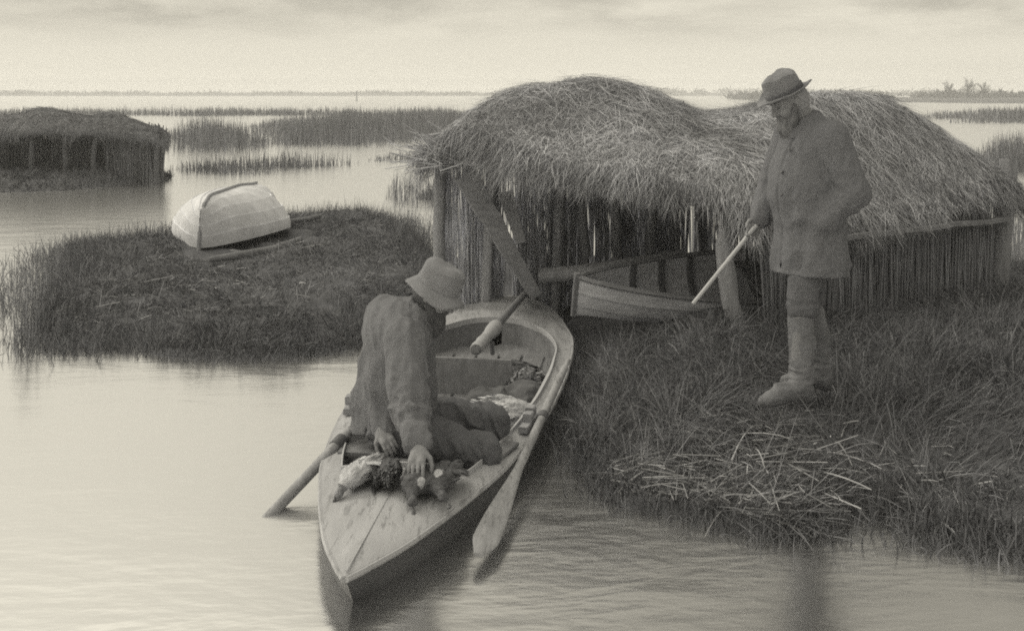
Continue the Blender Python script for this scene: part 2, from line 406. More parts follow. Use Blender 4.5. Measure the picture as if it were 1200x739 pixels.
M['skin'] = mat('skin', 0.20, 0.6, 0.15, 14.0, 0.25, 120, cool=0.2)
M['eye'] = mat('eye', 0.07, 0.4, 0.1, 14.0)
M['hair'] = mat('beard_hair', 0.24, 0.8, 0.3, 20.0, island=0.5, cool=0.3)
M['darkhair'] = mat('dark_beard_hair', 0.065, 0.8, 0.3, 20.0, island=0.5, cool=0.6)
M['featherd'] = mat('dark_feathers', 0.10, 0.8, 0.5, 16.0, 0.6, 70, cool=0.6, island=0.35)
M['featherp'] = mat('pale_feathers', 0.52, 0.85, 0.25, 14.0, 0.7, 60, island=0.35)
M['featherm'] = mat('mottled_feathers', 0.26, 0.85, 0.55, 22.0, 0.7, 60, cool=0.4, island=0.35)
M['bill'] = mat('bill', 0.08, 0.45, 0.2, 20.0, cool=0.6)
M['log'] = mat('driftwood', 0.15, 0.85, 0.3, 4.0, 0.8, 20, cool=0.4)
M['bark'] = mat('bark', 0.10, 0.9, 0.3, 2.0, cool=0.5)
M['farland'] = mat('far_land', 0.10, 0.95, 0.3, 0.05, cool=0.5)
M['mud'] = mat('wet_mud', 0.12, 0.55, 0.4, 5.0, 0.6, 20, cool=0.8)

def water_mat():
    m = bpy.data.materials.new('water'); m.use_nodes = True; t = m.node_tree; n = t.nodes; l = t.links
    for x in list(n): n.remove(x)
    co = nd(t, 'ShaderNodeTexCoord')
    mp = nd(t, 'ShaderNodeMapping'); l.new(co.outputs['Object'], mp.inputs[0]); mp.inputs['Scale'].default_value = (1.1, 2.3, 1); mp.inputs['Rotation'].default_value = (0, 0, R(-8))
    n1 = nd(t, 'ShaderNodeTexNoise', Scale=1.3, Detail=3.0, Roughness=0.5, Distortion=0.5); l.new(mp.outputs[0], n1.inputs['Vector'])
    n2 = nd(t, 'ShaderNodeTexNoise', Scale=7.0, Detail=2.0, Roughness=0.5); l.new(mp.outputs[0], n2.inputs['Vector'])
    hsum = mth(t, 'ADD', n1.outputs[0], mth(t, 'MULTIPLY', n2.outputs[0], 0.22))
    cd = nd(t, 'ShaderNodeVectorMath', operation='LENGTH'); l.new(co.outputs['Object'], cd.inputs[0])
    fade = nd(t, 'ShaderNodeMapRange'); l.new(cd.outputs['Value'], fade.inputs[0])
    fade.inputs[1].default_value = 6; fade.inputs[2].default_value = 60; fade.inputs[3].default_value = 0.036; fade.inputs[4].default_value = 0.05
    bu = nd(t, 'ShaderNodeBump', Distance=0.25); l.new(fade.outputs[0], bu.inputs['Strength']); l.new(hsum, bu.inputs['Height'])
    gl = nd(t, 'ShaderNodeBsdfGlossy', Roughness=0.20); gl.inputs[0].default_value = (0.95, 0.95, 0.95, 1); l.new(bu.outputs[0], gl.inputs['Normal'])
    df = nd(t, 'ShaderNodeBsdfDiffuse'); df.inputs[0].default_value = (0.11, 0.112, 0.118, 1); l.new(bu.outputs[0], df.inputs['Normal'])
    lw = nd(t, 'ShaderNodeFresnel', IOR=1.9); l.new(bu.outputs[0], lw.inputs['Normal'])
    fr = nd(t, 'ShaderNodeMapRange'); l.new(lw.outputs[0], fr.inputs[0]); fr.inputs[1].default_value = 0.16; fr.inputs[2].default_value = 0.50
    fr.inputs[3].default_value = 0.20; fr.inputs[4].default_value = 1.0
    mx = nd(t, 'ShaderNodeMixShader'); l.new(fr.outputs[0], mx.inputs[0]); l.new(df.outputs[0], mx.inputs[1]); l.new(gl.outputs[0], mx.inputs[2])
    o = nd(t, 'ShaderNodeOutputMaterial'); l.new(mx.outputs[0], o.inputs[0]); return m
M['water'] = water_mat()

# ------------------------------------------------------------------ setting: water, land
b = MB(); b.grid(np.array([[[x, y, 0] for y in (-30, 20, 200, 1550)] for x in (-1500, -100, 100, 1500)], float), flip=True)
tag(b.build('water', M['water'], smooth=False), kind='structure')

def g2(*pts): return [tuple(G(x, y)[:2]) for x, y in pts]
MAIN = (g2((28, 385), (45, 403), (80, 413), (150, 411), (220, 417), (290, 420), (350, 417), (400, 409), (440, 402), (500, 388), (545, 372), (575, 362), (610, 356), (650, 362))
        + [(0.56, 9.55), (0.60, 8.9), (0.58, 8.3), (0.50, 7.7), (0.40, 7.1), (0.33, 6.6), (0.38, 6.25)]
        + g2((705, 580), (740, 592), (800, 604), (850, 618), (900, 628), (955, 624), (975, 604), (1008, 590), (1050, 600), (1085, 628), (1135, 640), (1205, 652), (1300, 662))
        + [(4.5, 4.9), (8, 5.2), (9, 9), (8, 12.0), (5.3, 12.4), (4.7, 12.2), (3.5, 12.9), (1.5, 13.4), (0.0, 13.0), (-0.75, 13.2), (-0.95, 14.6)]
        + g2((505, 292), (455, 263), (400, 257), (330, 261), (250, 275), (180, 286), (120, 291), (78, 303), (50, 335), (30, 368)))
def land_h(x, y):
    s = poly_sd(x, y, MAIN) - .14 * sstep((-x - 2.2) / 1.0) + 0.06 * noise2(x, y, 3.0, 2, 5.0) + 0.22 * sstep((-x - 1.0) / 1.2) * noise2(x, y, 1.1, 3, 2.0)
    h = np.where(s > 0, 0.05 * sstep(s / 0.1) + (0.24 - .09 * sstep((-x - 1.0) / 1.5)) * sstep(s / 0.9), -0.35 * sstep(-s / 0.5))
    return h + np.where(s > 0, np.minimum(s, 0.6) * 0.16 * noise2(x, y, 1.3, 4), 0)
def ground_at(x, y): return float(land_h(np.array([x]), np.array([y]))[0])
def land(name, poly_h, x0, x1, y0, y1, st, m):
    xs = np.arange(x0, x1, st); ys = np.arange(y0, y1, st); X, Y = np.meshgrid(xs, ys, indexing='ij'); Z = poly_h(X, Y)
    bb = MB(); bb.grid(np.stack([X, Y, Z], -1)); return tag(bb.build(name, m), kind='structure')
land('bank_ground', land_h, -8, 9, 4.0, 20.5, 0.06, M['earth'])

LHB = g2((-90, 230), (0, 226), (70, 224), (130, 219), (165, 215), (196, 213), (203, 206), (150, 199), (0, 194), (-90, 194))
def lh_h(x, y):
    s = poly_sd(x, y, LHB); return np.where(s > 0, 0.2 * sstep(s / 0.8) + 0.05 * noise2(x, y, 1.5) * sstep(s / 0.5), -0.3 * sstep(-s / 0.5))
land('islet_ground', lh_h, -16, -5, 22, 34, 0.12, M['earth'])
# distant shore and right hand bank
bb = MB()
xs = np.linspace(-1300, 1300, 60)
bb.grid(np.array([[[x, 605 + 15 * math.sin(x * .011) + dy, z] for dy, z in ((0, -0.2), (4, 0.6), (40, 1.2), (300, 1.5))] for x in xs]), flip=True)
tag(bb.build('far_shore', M['farland']), kind='structure')
RB = [tuple(G(x, y)[:2]) for x, y in ((880, 118.6), (1000, 118.9), (1080, 120.2), (1150, 121.2), (1250, 121.5), (1500, 122), (1500, 115.8), (1100, 115.6), (960, 116.2), (880, 117.4))]
def rb_h(x, y): s = poly_sd(x, y, RB); return np.where(s > 0, 0.5 * sstep(s / 4) , -0.3 * sstep(-s / 3))
land('far_bank_ground', rb_h, 30, 300, 195, 372, 2.0, M['farland'])

# ------------------------------------------------------------------ grass, reeds
def patch(name, poly, n, L_, W_, m, hfun, lean=0.35, droop=(0.1, 0.5), kind='stuff', mask=None, segs=3, bias=(0, 0), minsd=0.0, clump=0.0):
    p = sample_poly(poly, n); 
    if clump:
        c = sample_poly(poly, max(3, n // 60)); k = rng.integers(0, len(c), n); use = rng.random(n) < clump
        p[use] = c[k[use]] + rng.normal(0, 0.06, (use.sum(), 2))
    s = poly_sd(p[:, 0], p[:, 1], poly); keep = s > minsd
    if hfun is None and n >= 1000: dd_ = np.maximum(2.2, p[:, 1].mean() * .07); keep &= rng.random(n) < np.clip(.42 + 1.3 * noise2(p[:, 0], p[:, 1], 1.2 / dd_, 3, 9.0) + np.minimum(s, dd_) / dd_ * .5, 0.02, 1)
    if mask is not None: keep &= mask(p[:, 0], p[:, 1])
    taper = np.ones(n)
    if hfun is None: taper = .45 + .55 * np.clip(s / (s.max() * .6), 0, 1); keep &= rng.random(n) < .25 + np.clip(s / (s.max() * .4), 0, 1)
    p = p[keep]; taper = taper[keep]; n = len(p)
    z = hfun(p[:, 0], p[:, 1]) if hfun else np.full(n, -0.03)
    base = np.column_stack([p, z - 0.01]); a = rng.random(n) * 2 * np.pi; le = np.abs(rng.normal(0, lean, n)); wl = 1.6 * lean if hfun else 0.0
    d = np.column_stack([np.cos(a) * le + wl * noise2(p[:, 0], p[:, 1], 2.6, 3, 4.0), np.sin(a) * le + wl * noise2(p[:, 0], p[:, 1], 2.6, 3, 8.0), np.ones(n)])
    hv = 0.75 + 0.5 * np.clip(noise2(p[:, 0], p[:, 1], 0.9, 2, 2.0) + 0.5, 0, 1)
    V, Q = strands(base, d, rng.uniform(*L_, n) * hv * taper, rng.uniform(*W_, n), rng.uniform(*droop, n), segs)
    return V, Q
def place_stuff(name, m, *parts):
    V, Q = join(*parts); return tag(mesh_np(name, V, [Q], m, smooth=False), kind='stuff')

A_, B_ = np.array([-0.62, 10.0]), np.array([1.66, 8.45]); C_, D_ = np.array([3.92, 10.25]), np.array([1.9, 11.95])
HUT = [A_, B_, C_, D_]
PUNT_A, PUNT_B = np.array([-0.64, 4.57]), np.array([0.0, 10.5])
def not_hut(x, y): return poly_sd(x, y, HUT) < -0.05
def not_under(x, y): return not_hut(x, y) & (((x + 3.1) / 0.75) ** 2 + ((y - 14.3) / 1.5) ** 2 > 1)
ISL = [p for p in MAIN if p[0] < -0.3] 
RGT = [(0.58, 9.4), (0.62, 8.9), (0.60, 8.3), (0.52, 7.7), (0.42, 7.1), (0.36, 6.6), (0.42, 6.25)] + g2((705, 578), (740, 590), (800, 602), (850, 616), (900, 626), (955, 622), (975, 602), (1008, 589), (1050, 598), (1085, 626), (1135, 638), (1205, 650), (1300, 660)) + [(4.2, 5.0), (6, 8), (6.2, 12.2), (5.2, 12.3), (4.4, 11.5), (4.3, 10.3), (2.6, 9.0), (1.7, 8.5)]
deb = lambda x, y: np.exp(-(((x - 1.15) / 0.75) ** 2 + ((y - 5.75) / 0.5) ** 2))       # trampled ground under the cut reeds
m_r = lambda x, y: not_hut(x, y) & (rng.random(len(x)) > 0.35 * deb(x, y)) & (((x - 1.5) / 0.22) ** 2 + ((y - 6.5) / 0.18) ** 2 > rng.random(len(x)) )
place_stuff('island_grass', M['grass'],
            patch('', ISL, 70000, (0.05, 0.16), (0.004, 0.008), None, land_h, 0.9, (0.2, 0.9), mask=not_under),
            patch('', ISL, 26000, (0.12, 0.30), (0.004, 0.007), None, land_h, 0.4, (0.1, 0.5), mask=lambda x, y: (poly_sd(x, y, ISL) < 0.5) & not_under(x, y)))
place_stuff('bank_grass', M['grass'],
            patch('', RGT, 90000, (0.06, 0.20), (0.003, 0.006), None, land_h, 0.8, (0.2, 0.9), mask=m_r),
            patch('', RGT, 26000, (0.15, 0.42), (0.003, 0.006), None, land_h, 0.5, (0.2, 0.8), mask=lambda x, y: m_r(x, y) & (deb(x, y) < 0.6), clump=0.6))
place_stuff('dead_grass', M['drygrass'],
            patch('', ISL, 7000, (0.1, 0.28), (0.004, 0.008), None, land_h, 1.6, (0.1, 0.5), mask=not_under),
            patch('', [(.55, 6.6), (.6, 6.05), (1.0, 5.5), (1.75, 5.35), (2.3, 5.6), (1.9, 6.2), (1.2, 6.6)], 3000, (0.10, 0.34), (0.003, 0.007), None, land_h, 2.4, (0.0, 0.35)),
            patch('', RGT, 5000, (0.15, 0.4), (0.003, 0.006), None, land_h, 0.7, (0.3, 1.0), mask=not_hut))
# grass on the edges of the far islet
place_stuff('islet_grass', M['grass'], patch('', LHB, 16000, (0.1, 0.3), (0.012, 0.02), None, lh_h, 0.5))
# reed beds out in the water
def bed(*px): return g2(*px)
def reeds(name, poly, n, L_, W_, m=None, lean=0.12):
    return place_stuff(name, m or M['reed'], patch('', poly, n, L_, W_, None, None, lean, (0.0, 0.25)))
reeds('reed_bed', bed((255, 172), (400, 174), (480, 171), (560, 165), (640, 160), (640, 143), (560, 140), (440, 139), (340, 142), (285, 150)), 30000, (0.35, 1.15), (0.02, 0.035))
reeds('reed_bed', bed((190, 179), (300, 180), (320, 170), (262, 158), (190, 160)), 3200, (0.6, 1.4), (0.015, 0.03))
reeds('reed_bed', bed((-40, 137.5), (300, 136.5), (560, 138), (560, 133.5), (300, 133), (-40, 134)), 9000, (0.5, 0.9), (0.04, 0.07))
reeds('reed_bed', bed((195, 204), (300, 206), (350, 199), (430, 194), (425, 191), (330, 193), (195, 198)), 2400, (0.15, 0.55), (0.015, 0.025))
reeds('reed_bed', bed((430, 190), (520, 187), (560, 182), (500, 181), (430, 186)), 500, (0.1, 0.4), (0.015, 0.025))
reeds('reed_bed', bed((448, 240), (520, 245), (525, 222), (455, 218)), 420, (0.25, 0.75), (0.008, 0.014))
reeds('reed_bed', bed((486, 234), (530, 236), (530, 229), (490, 228)), 900, (0.08, 0.26), (0.01, 0.02))
reeds('reed_bed', bed((1130, 200), (1260, 205), (1260, 182), (1140, 180)), 5000, (0.4, 0.85), (0.015, 0.025))
reeds('reed_bed', bed((1160, 330), (1230, 335), (1230, 270), (1165, 275)), 500, (0.4, 0.9), (0.007, 0.012))
reeds('reed_bed', bed((1060, 140), (1110, 144), (1300, 146), (1500, 146), (1500, 136), (1200, 135), (1090, 135)), 12000, (0.6, 1.1), (0.05, 0.08))
reeds('reed_bed', bed((8, 425), (45, 418), (60, 408), (20, 392), (10, 400)), 60, (0.2, 0.6), (0.006, 0.01))
reeds('reed_bed', bed((0, 205), (35, 204), (35, 190), (-40, 190), (-40, 206)), 900, (0.4, 1.0), (0.015, 0.025))

# fringe of taller stems along the back edge of the island
def edge_fringe(pxs, n, L_, spread=0.22):
    P = np.array(g2(*pxs)); seg = rng.integers(0, len(P) - 1, n); t = rng.random(n)[:, None]; p = P[seg] * (1 - t) + P[seg + 1] * t + rng.normal(0, spread, (n, 2))
    z = np.maximum(land_h(p[:, 0], p[:, 1]), -0.02); a = rng.random(n) * 6.28; le = np.abs(rng.normal(0, .45, n))
    return strands(np.column_stack([p, z]), np.column_stack([np.cos(a) * le, np.sin(a) * le, np.ones(n)]), rng.uniform(*L_, n), rng.uniform(.005, .009, n), rng.uniform(.1, .7, n))
place_stuff('edge_grass', M['grass'], edge_fringe([(690, 560), (705, 580), (740, 592), (800, 604), (850, 618), (900, 628), (955, 624)], 1100, (.05, .16), .07), edge_fringe([(955, 624), (975, 604), (1008, 590), (1050, 600), (1085, 628), (1135, 640), (1205, 652)], 2200, (.06, .2), .09), edge_fringe([(660, 420), (668, 450), (668, 480), (672, 520), (690, 560)], 900, (.08, .3), .07), edge_fringe([(30, 403), (80, 413), (150, 411), (220, 417), (290, 420), (350, 417), (400, 409), (440, 402)], 2200, (.05, .16), .09))
place_stuff('edge_sedge', M['reed'], edge_fringe([(34, 375), (55, 335), (82, 303), (120, 291), (190, 285)], 4200, (0.12, 0.42), .3),
            edge_fringe([(330, 261), (400, 257), (455, 263), (505, 290)], 4200, (0.12, 0.40), 0.35),
            edge_fringe([(34, 385), (50, 403), (80, 413)], 500, (0.1, 0.28)))

# cut reeds strewn on the bank
def litter(n, cen, sig, L_, W_, zoff=0.02, tilt=0.18):
    p = rng.normal(cen, sig, (n, 2)); z = np.maximum(land_h(p[:, 0], p[:, 1]), 0.0) + zoff * rng.random(n) + 0.008
    p = p[land_h(p[:, 0], p[:, 1]) > .03]; n = len(p); z = land_h(p[:, 0], p[:, 1]) + zoff * rng.random(n) + 0.008; a = rng.normal(-0.5, 1.1, n); d = np.column_stack([np.cos(a), np.sin(a), rng.normal(0, tilt, n)])
    d[:, 2] = np.maximum(d[:, 2], -0.03); ln = L_[0] + (L_[1] - L_[0]) * rng.random(n) ** 2.2
    kk = rng.random(n) < .35; a0 = np.column_stack([p, z]); wd = rng.uniform(*W_, n)
    d2 = d[~kk] + [0, 0, .12]
    return join(rods(a0[kk], a0[kk] + d[kk] * ln[kk, None], wd[kk] / 2), strands(a0[~kk], d2, ln[~kk], wd[~kk], rng.uniform(.05, .35, (~kk).sum()), 4, .5))
place_stuff('cut_reeds', M['cutreed'], litter(520, (1.05, 5.80), (0.42, 0.28), (0.05, 0.36), (0.004, 0.009), 0.05),
            litter(700, (0.95, 5.9), (0.5, 0.32), (0.02, 0.12), (0.005, 0.009)), litter(12, (0.95, 5.7), (0.35, 0.2), (0.3, 0.6), (0.006, 0.010), 0.06, 0.08),
            litter(70, (1.75, 5.55), (0.4, 0.2), (0.06, 0.3), (0.004, 0.008)), litter(220, (-3.3, 11.0), (1.0, 0.7), (0.06, 0.28), (0.006, 0.011)), litter(30, (-2.4, 13.0), (0.6, 0.4), (0.06, 0.25), (0.006, 0.010)))

def tussock(name, x, y, n, L_, label):
    z = ground_at(x, y); a = rng.random(n) * 6.28; le = np.abs(rng.normal(0.5, 0.28, n))
    base = np.column_stack([np.cos(a) * .05 * rng.random(n), np.sin(a) * .05 * rng.random(n), np.full(n, -.02)])
    V, Q = strands(base, np.column_stack([np.cos(a) * le, np.sin(a) * le, np.ones(n)]), rng.uniform(*L_, n), rng.uniform(.004, .007, n), rng.uniform(.2, .7, n), 4)
    o = mesh_np(name, V, [Q], M['drygrass'], smooth=False); o.location = (x, y, z); return tag(o, label, 'grass tussock')
p = G(787, 466, .3); tussock('grass_tussock', p[0], p[1], 150, (.2, .42), 'spiky dry grass tussock growing left of the standing man')
p = G(905, 520, .3); tussock('grass_tussock', p[0], p[1], 90, (.15, .3), 'low grass tussock just below the standing man\'s boots')
p = G(705, 490, .2); tussock('grass_tussock', p[0], p[1], 150, (.25, .55), 'tall arching grass tussock beside the punt\'s oar handle')

# ------------------------------------------------------------------ thatched boat sheds
def roof_mesh(name, P0, eu, ev, zfun, ns, parent, over=0.13, thick=0.10, res=70, skirt=0.16, slen=(0.22, 0.6), swid=(0.005, 0.009), mess=lambda u, v: 0.6, liftk=0.03, mats=None):
    eu = np.asarray(eu); ev = np.asarray(ev); P0 = np.asarray(P0)
    u = np.linspace(-over, 1 + over, res); U, Vv = np.meshgrid(u, u, indexing='ij')
    def pt(U, Vv, dz=0.0):
        X = P0[0] + U * eu[0] + Vv * ev[0]; Y = P0[1] + U * eu[1] + Vv * ev[1]
        Z = zfun(U, Vv) + 0.045 * noise2(X, Y, 2.4, 3, 1.0) + dz
        return np.stack([X, Y, Z], -1)
    top = pt(U, Vv); bot = top.copy(); bot[..., 2] -= thick + 0.02 * noise2(top[..., 0], top[..., 1], 6.0, 2)
    mb = MB(); mb.grid(top); mb.grid(bot, flip=True)
    ring = [(i, 0) for i in range(res)] + [(res - 1, j) for j in range(1, res)] + [(i, res - 1) for i in range(res - 2, -1, -1)] + [(0, j) for j in range(res - 2, 0, -1)]
    rt = np.array([top[i] for i in ring]); rb = np.array([bot[i] for i in ring]); mid = (rt + rb) / 2; cen = top.mean((0, 1)); out = mid - cen; out[:, 2] = 0; out /= np.linalg.norm(out, axis=1)[:, None]
    mb.grid(np.array([rt, mid + out * 0.05 + [0, 0, -.02], rb]), closed_v=True, flip=True)
    Vb = np.vstack(mb.V); Qb = np.vstack(mb.Q)
    # straw laid over it
    su = rng.uniform(-over, 1 + over, ns); sv = rng.uniform(-over, 1 + over, ns); e = 0.01
    nb = int(ns * .33); eb = rng.integers(0, 4, nb); ed = np.abs(rng.normal(0, .06, nb)) - over; su[:nb] = np.where(eb == 0, ed, np.where(eb == 1, 1 - ed, su[:nb])); sv[:nb] = np.where(eb == 2, ed, np.where(eb == 3, 1 - ed, sv[:nb]))
    p = pt(su, sv); gx = (pt(su + e, sv) - p) / e; gy = (pt(su, sv + e) - p) / e
    nrm = np.cross(gx, gy); nrm /= np.linalg.norm(nrm, axis=1)[:, None]; nrm[nrm[:, 2] < 0] *= -1
    dn = np.column_stack([nrm[:, 0], nrm[:, 1], np.zeros(ns)]); dn += 1e-4; dn /= np.linalg.norm(dn, axis=1)[:, None]
    ang = rng.normal(0, 1, ns) * mess(su, sv); ca, sa = np.cos(ang), np.sin(ang)
    d = np.column_stack([dn[:, 0] * ca - dn[:, 1] * sa, dn[:, 0] * sa + dn[:, 1] * ca, np.zeros(ns)])
    d -= nrm * (d * nrm).sum(1)[:, None]; d += nrm * rng.normal(0.06, 0.10, (ns, 1))
    V1, Q1 = strands(p + nrm * rng.uniform(0.0, liftk, (ns, 1)), d, rng.uniform(*slen, ns) * np.clip(.2 + (np.minimum.reduce([su, 1 - su, sv, 1 - sv]) + over) / .25, .2, 1), rng.uniform(*swid, ns), rng.uniform(0, .25, ns), 3, side=nrm + rng.normal(0, .5, (ns, 3)))
    # shaggy fringe hanging at the eaves
    nf = ns // 2; k = rng.integers(0, len(ring), nf); hb = rng.random((nf, 1)); bp = rt[k] * hb + rb[k] * (1 - hb) + rng.normal(0, .03, (nf, 3)) - out[k] * (.01 - .05 * hb)
    dd = out[k] * rng.uniform(.0, .6, (nf, 1)) + np.column_stack([rng.normal(0, .3, nf), rng.normal(0, .3, nf), -rng.uniform(.3, 1.1, nf)])
    V2, Q2 = strands(bp, dd, rng.uniform(.4, 1.4, nf) * skirt * (1.2 + .9 * noise2(bp[:, 0], bp[:, 1], 2.2, 3, 6.0)), rng.uniform(*swid, nf), 0.1, 3)
    n0 = len(Vb); n1 = len(V1)
    V = np.vstack([Vb, V1, V2]); Q = np.vstack([Qb, Q1 + n0, Q2 + n0 + n1])
    mi = np.concatenate([np.zeros(len(Qb)), np.ones(len(Q1) + len(Q2))])
    return mesh_np(name, V, [Q], mats or [M['thatch'], M['straw']], parent, True, mi)

def reed_wall(name, p0, p1, z0, z1, dens, parent, gaps=(), r=(0.003, 0.0062), thick=0.05, ragged=0.07, m=None):
    p0 = np.asarray(p0, float); p1 = np.asarray(p1, float); ln = np.linalg.norm(p1 - p0); n = int(ln * dens); t = rng.random(n)
    keep = np.ones(n, bool)
    for g0, g1, pr in gaps: keep &= ~((t > g0) & (t < g1) & (rng.random(n) < pr))
    t = t[keep]; n = len(t); d = (p1 - p0) / ln; nn = np.array([-d[1], d[0]])
    a = p0 + t[:, None] * (p1 - p0) + rng.normal(0, thick / 2, (n, 1)) * nn
    zb = land_h(a[:, 0], a[:, 1]) if z0 is None else np.full(n, z0)
    lean = rng.normal(0, 0.06, n)
    zt = (z1[0] + (z1[1] - z1[0]) * t) + rng.normal(0, ragged, n)
    bt = a + lean[:, None] * d + rng.normal(0, .01, (n, 2))
    V, Q = rods(np.column_stack([a, zb - .05]), np.column_stack([bt, zt]), rng.uniform(*r, n), 4)
    return mesh_np(name, V, [Q], m or M['wallreed'], parent, True)
def post(name, a, bt, r0, r1, parent, bend=0.0, sides=10, m=None, bdir=(1, 0)):
    a = np.asarray(a, float); bt = np.asarray(bt, float); t = np.linspace(0, 1, 9)[:, None]; path = a + t * (bt - a)
    path[:, :2] += np.sin(t * np.pi) * bend * np.array(bdir) + rng.normal(0, .006, (9, 2))
    mb = MB(); mb.tube(path, (r0 + (r1 - r0) * t[:, 0]) * (1 + rng.normal(0, .05, 9)), sides); return mb.build(name, m or M['post'], parent)

hut = empty('boat_shed'); tag(hut, 'near thatched reed boat shed with two humped roofs behind the standing man', 'boat shed')
def zmain(u, v):
    rx = np.abs(2 * u - 1) / 1.27; ry = np.abs(2 * v - 1) / 1.27; e = (rx ** 4.5 + ry ** 4.5) ** (1 / 4.5)
    z = 1.22 + 0.58 * (1 - np.clip(e, 0, 1.2) ** 3.0)
    z += 0.33 * np.exp(-((u - .25) ** 2 / .06 + (v - .20) ** 2 / .07)) + 0.24 * np.exp(-((u - .72) ** 2 / .07 + (v - .75) ** 2 / .09))
    z += .30 * np.exp(-(u ** 2 + v ** 2) / .06) + .10 * np.exp(-((u - 1) ** 2 + v ** 2) / .04) - .09 * np.exp(-((u + v - .94) / .17) ** 2)
    z -= 0.34 * sstep((u - .72) / .36) * sstep(v / .4) * (1 - .8 * sstep((v - .55) / .45))
    return z
roof_mesh('thatched_roof', A_ + .055 * (B_ - A_) + .01 * (D_ - A_), .945 * (B_ - A_), D_ - A_, zmain, 52000, hut, over=.06, thick=.15, skirt=.13, slen=(.08, .36), swid=(.002, .0048), mess=lambda u, v: np.where((u - .0) ** 2 + (v - .0) ** 2 < .8, 0.9, 0.42), res=80)
zg = lambda p: ground_at(p[0], p[1])
post('post', (A_[0], A_[1], -.1), (A_[0] + .02, A_[1], 1.42), .055, .05, hut)
pB = D(862, 412, 8.5); post('post', (1.60, 8.40, zg((1.6, 8.4)) - .1), (1.545, 8.45, 1.30), .068, .058, hut, bend=-.07)
pC = np.array([4.22, 10.35]); post('post', (pC[0] - .03, pC[1], .1), (pC[0] + .09, pC[1], 1.42), .085, .075, hut)
post('post', (D_[0], D_[1], 0), (D_[0], D_[1], 1.5), .06, .05, hut)
# inner uprights along the left wall
for t, ln in ((.12, .05), (.36, .06), (.47, -.04), (.60, -.07), (.72, .05), (.84, -.06)):
    q = A_ + t * (D_ - A_) + np.array([.10, -.12]); post('inner_post', (q[0], q[1], .05), (q[0] + ln, q[1], 1.5), .05, .045, hut, m=M['innerpost'])
reed_wall('reed_wall', A_ + [.05, .05], D_, 0.0, (1.5, 1.55), 430, hut, gaps=((.03, .05, .9), (.20, .225, 1.0), (.225, .25, .6), (.50, .525, .95), (.60, .62, .8), (.885, .90, .97), (.925, .95, .97), (.965, .99, 1.0)), thick=.03)
reed_wall('reed_wall', B_ + [.18, .15], pC - [.17, .14], None, (1.08, 1.15), 1150, hut, thick=.07, m=M['greyreed'])
reed_wall('reed_wall', D_, C_, None, (1.5, 1.15), 260, hut, thick=.05)
mb = MB(); mb.plank(D(546, 205, 9.75), D(628, 348, 9.75), .20, .035, up=(0.2, -1, .3), seg=8, wob=.004, taper=.5); mb.build('brace_plank', M['plank'], hut)
mb = MB(); mb.plank(D(592, 225, 9.9), D(611, 285, 9.75), .13, .03, up=(0.2, -1, .3), taper=.6); mb.build('brace_plank', M['plank'], hut)
mb = MB(); mb.tube(np.array([D(632, 324, 9.95), D(690, 318, 9.9), D(740, 310, 9.85), D(800, 300, 9.85)]), [.07, .065, .06, .055], 10); mb.build('cross_log', M['post'], hut)
mb = MB(); mb.tube(np.array([D(481, 187, 9.95), D(540, 190, 9.75), D(640, 202, 9.3), D(760, 215, 8.85), D(846, 222, 8.66)]), [.012, .022, .035, .04, .045], 8); mb.build('eave_pole', M['post'], hut)
ra = D(985, 279, 8.72); rbp = D(1180, 256, 10.25); mb = MB(); mb.plank(ra, rbp, .05, .045, wob=.006, seg=8); mb.build('rail', M['plank'], hut)
# loose reeds sticking out at the left eave
n = 330; base = D(530, 182, 10.0) + rng.normal(0, 1, (n, 3)) * [.12, .15, .05]; d = np.column_stack([-np.ones(n), rng.normal(-.1, .3, n), rng.normal(.12, .35, n)])
mb = MB(); v, q = rods(base, base + d / np.linalg.norm(d, axis=1)[:, None] * rng.uniform(.05, .33, (n, 1)), rng.uniform(.002, .005, n)); mb.add(v, q)
mb.tube([D(495, 160, 10.0), D(560, 150, 9.9)], [.012, .018], 6); mb.build('loose_eave_reeds', M['straw'], hut)
mb = MB(); mb.tube([D(770, 128, 9.9), D(790, 127, 9.9), D(802, 119, 9.9)], [.02, .016, .008], 6); mb.tube([D(786, 127, 9.9), D(796, 126, 9.8)], [.012, .006], 6); mb.build('roof_stick', M['stock'], hut)

# far shed on the islet
sh = empty('boat_shed'); tag(sh, 'distant low thatched boat shed on the islet at the left edge', 'boat shed')
P0 = np.array([-11.9, 26.0]); eu = np.array([4.20, 0.1]); ev = np.array([-0.72, 2.4])
def zfar(u, v):
    rx = np.abs(2 * u - 1) / 1.10; ry = np.abs(2 * v - 1) / 1.30; e = (rx ** 5 + ry ** 2.6) ** (1 / 3.2)
    return 1.02 + 0.36 * (1 - np.clip(e, 0, 1.3) ** 2.5) + 0.26 * np.exp(-((u - .40) ** 2 / .025 + (v - .45) ** 2 / .12)) + 0.15 * np.exp(-((u - .74) ** 2 / .012 + (v - .45) ** 2 / .12)) + .10 * np.exp(-((u - .12) ** 2 / .02 + (v - .5) ** 2 / .2))
roof_mesh('thatched_roof', P0, eu, ev, zfar, 9000, sh, over=.03, slen=(.12, .32), swid=(.008, .014), mess=lambda u, v: .6, skirt=.10, thick=.14, mats=[M['darkreed'], M['reed']])
XF = lambda px: (px - 600) / F * 26.1
for px in (36, 75, 114, 184):
    post('post', (XF(px), 26.1, .0), (XF(px) + rng.normal(0, .05), 26.1, 1.08), .065, .055, sh, bend=rng.normal(0, .05), m=M['rib'])
reed_wall('reed_wall', (XF(36), 27.3), (XF(120), 27.4), 0.0, (1.15, 1.15), 260, sh, r=(.012, .02), m=M['darkreed'])
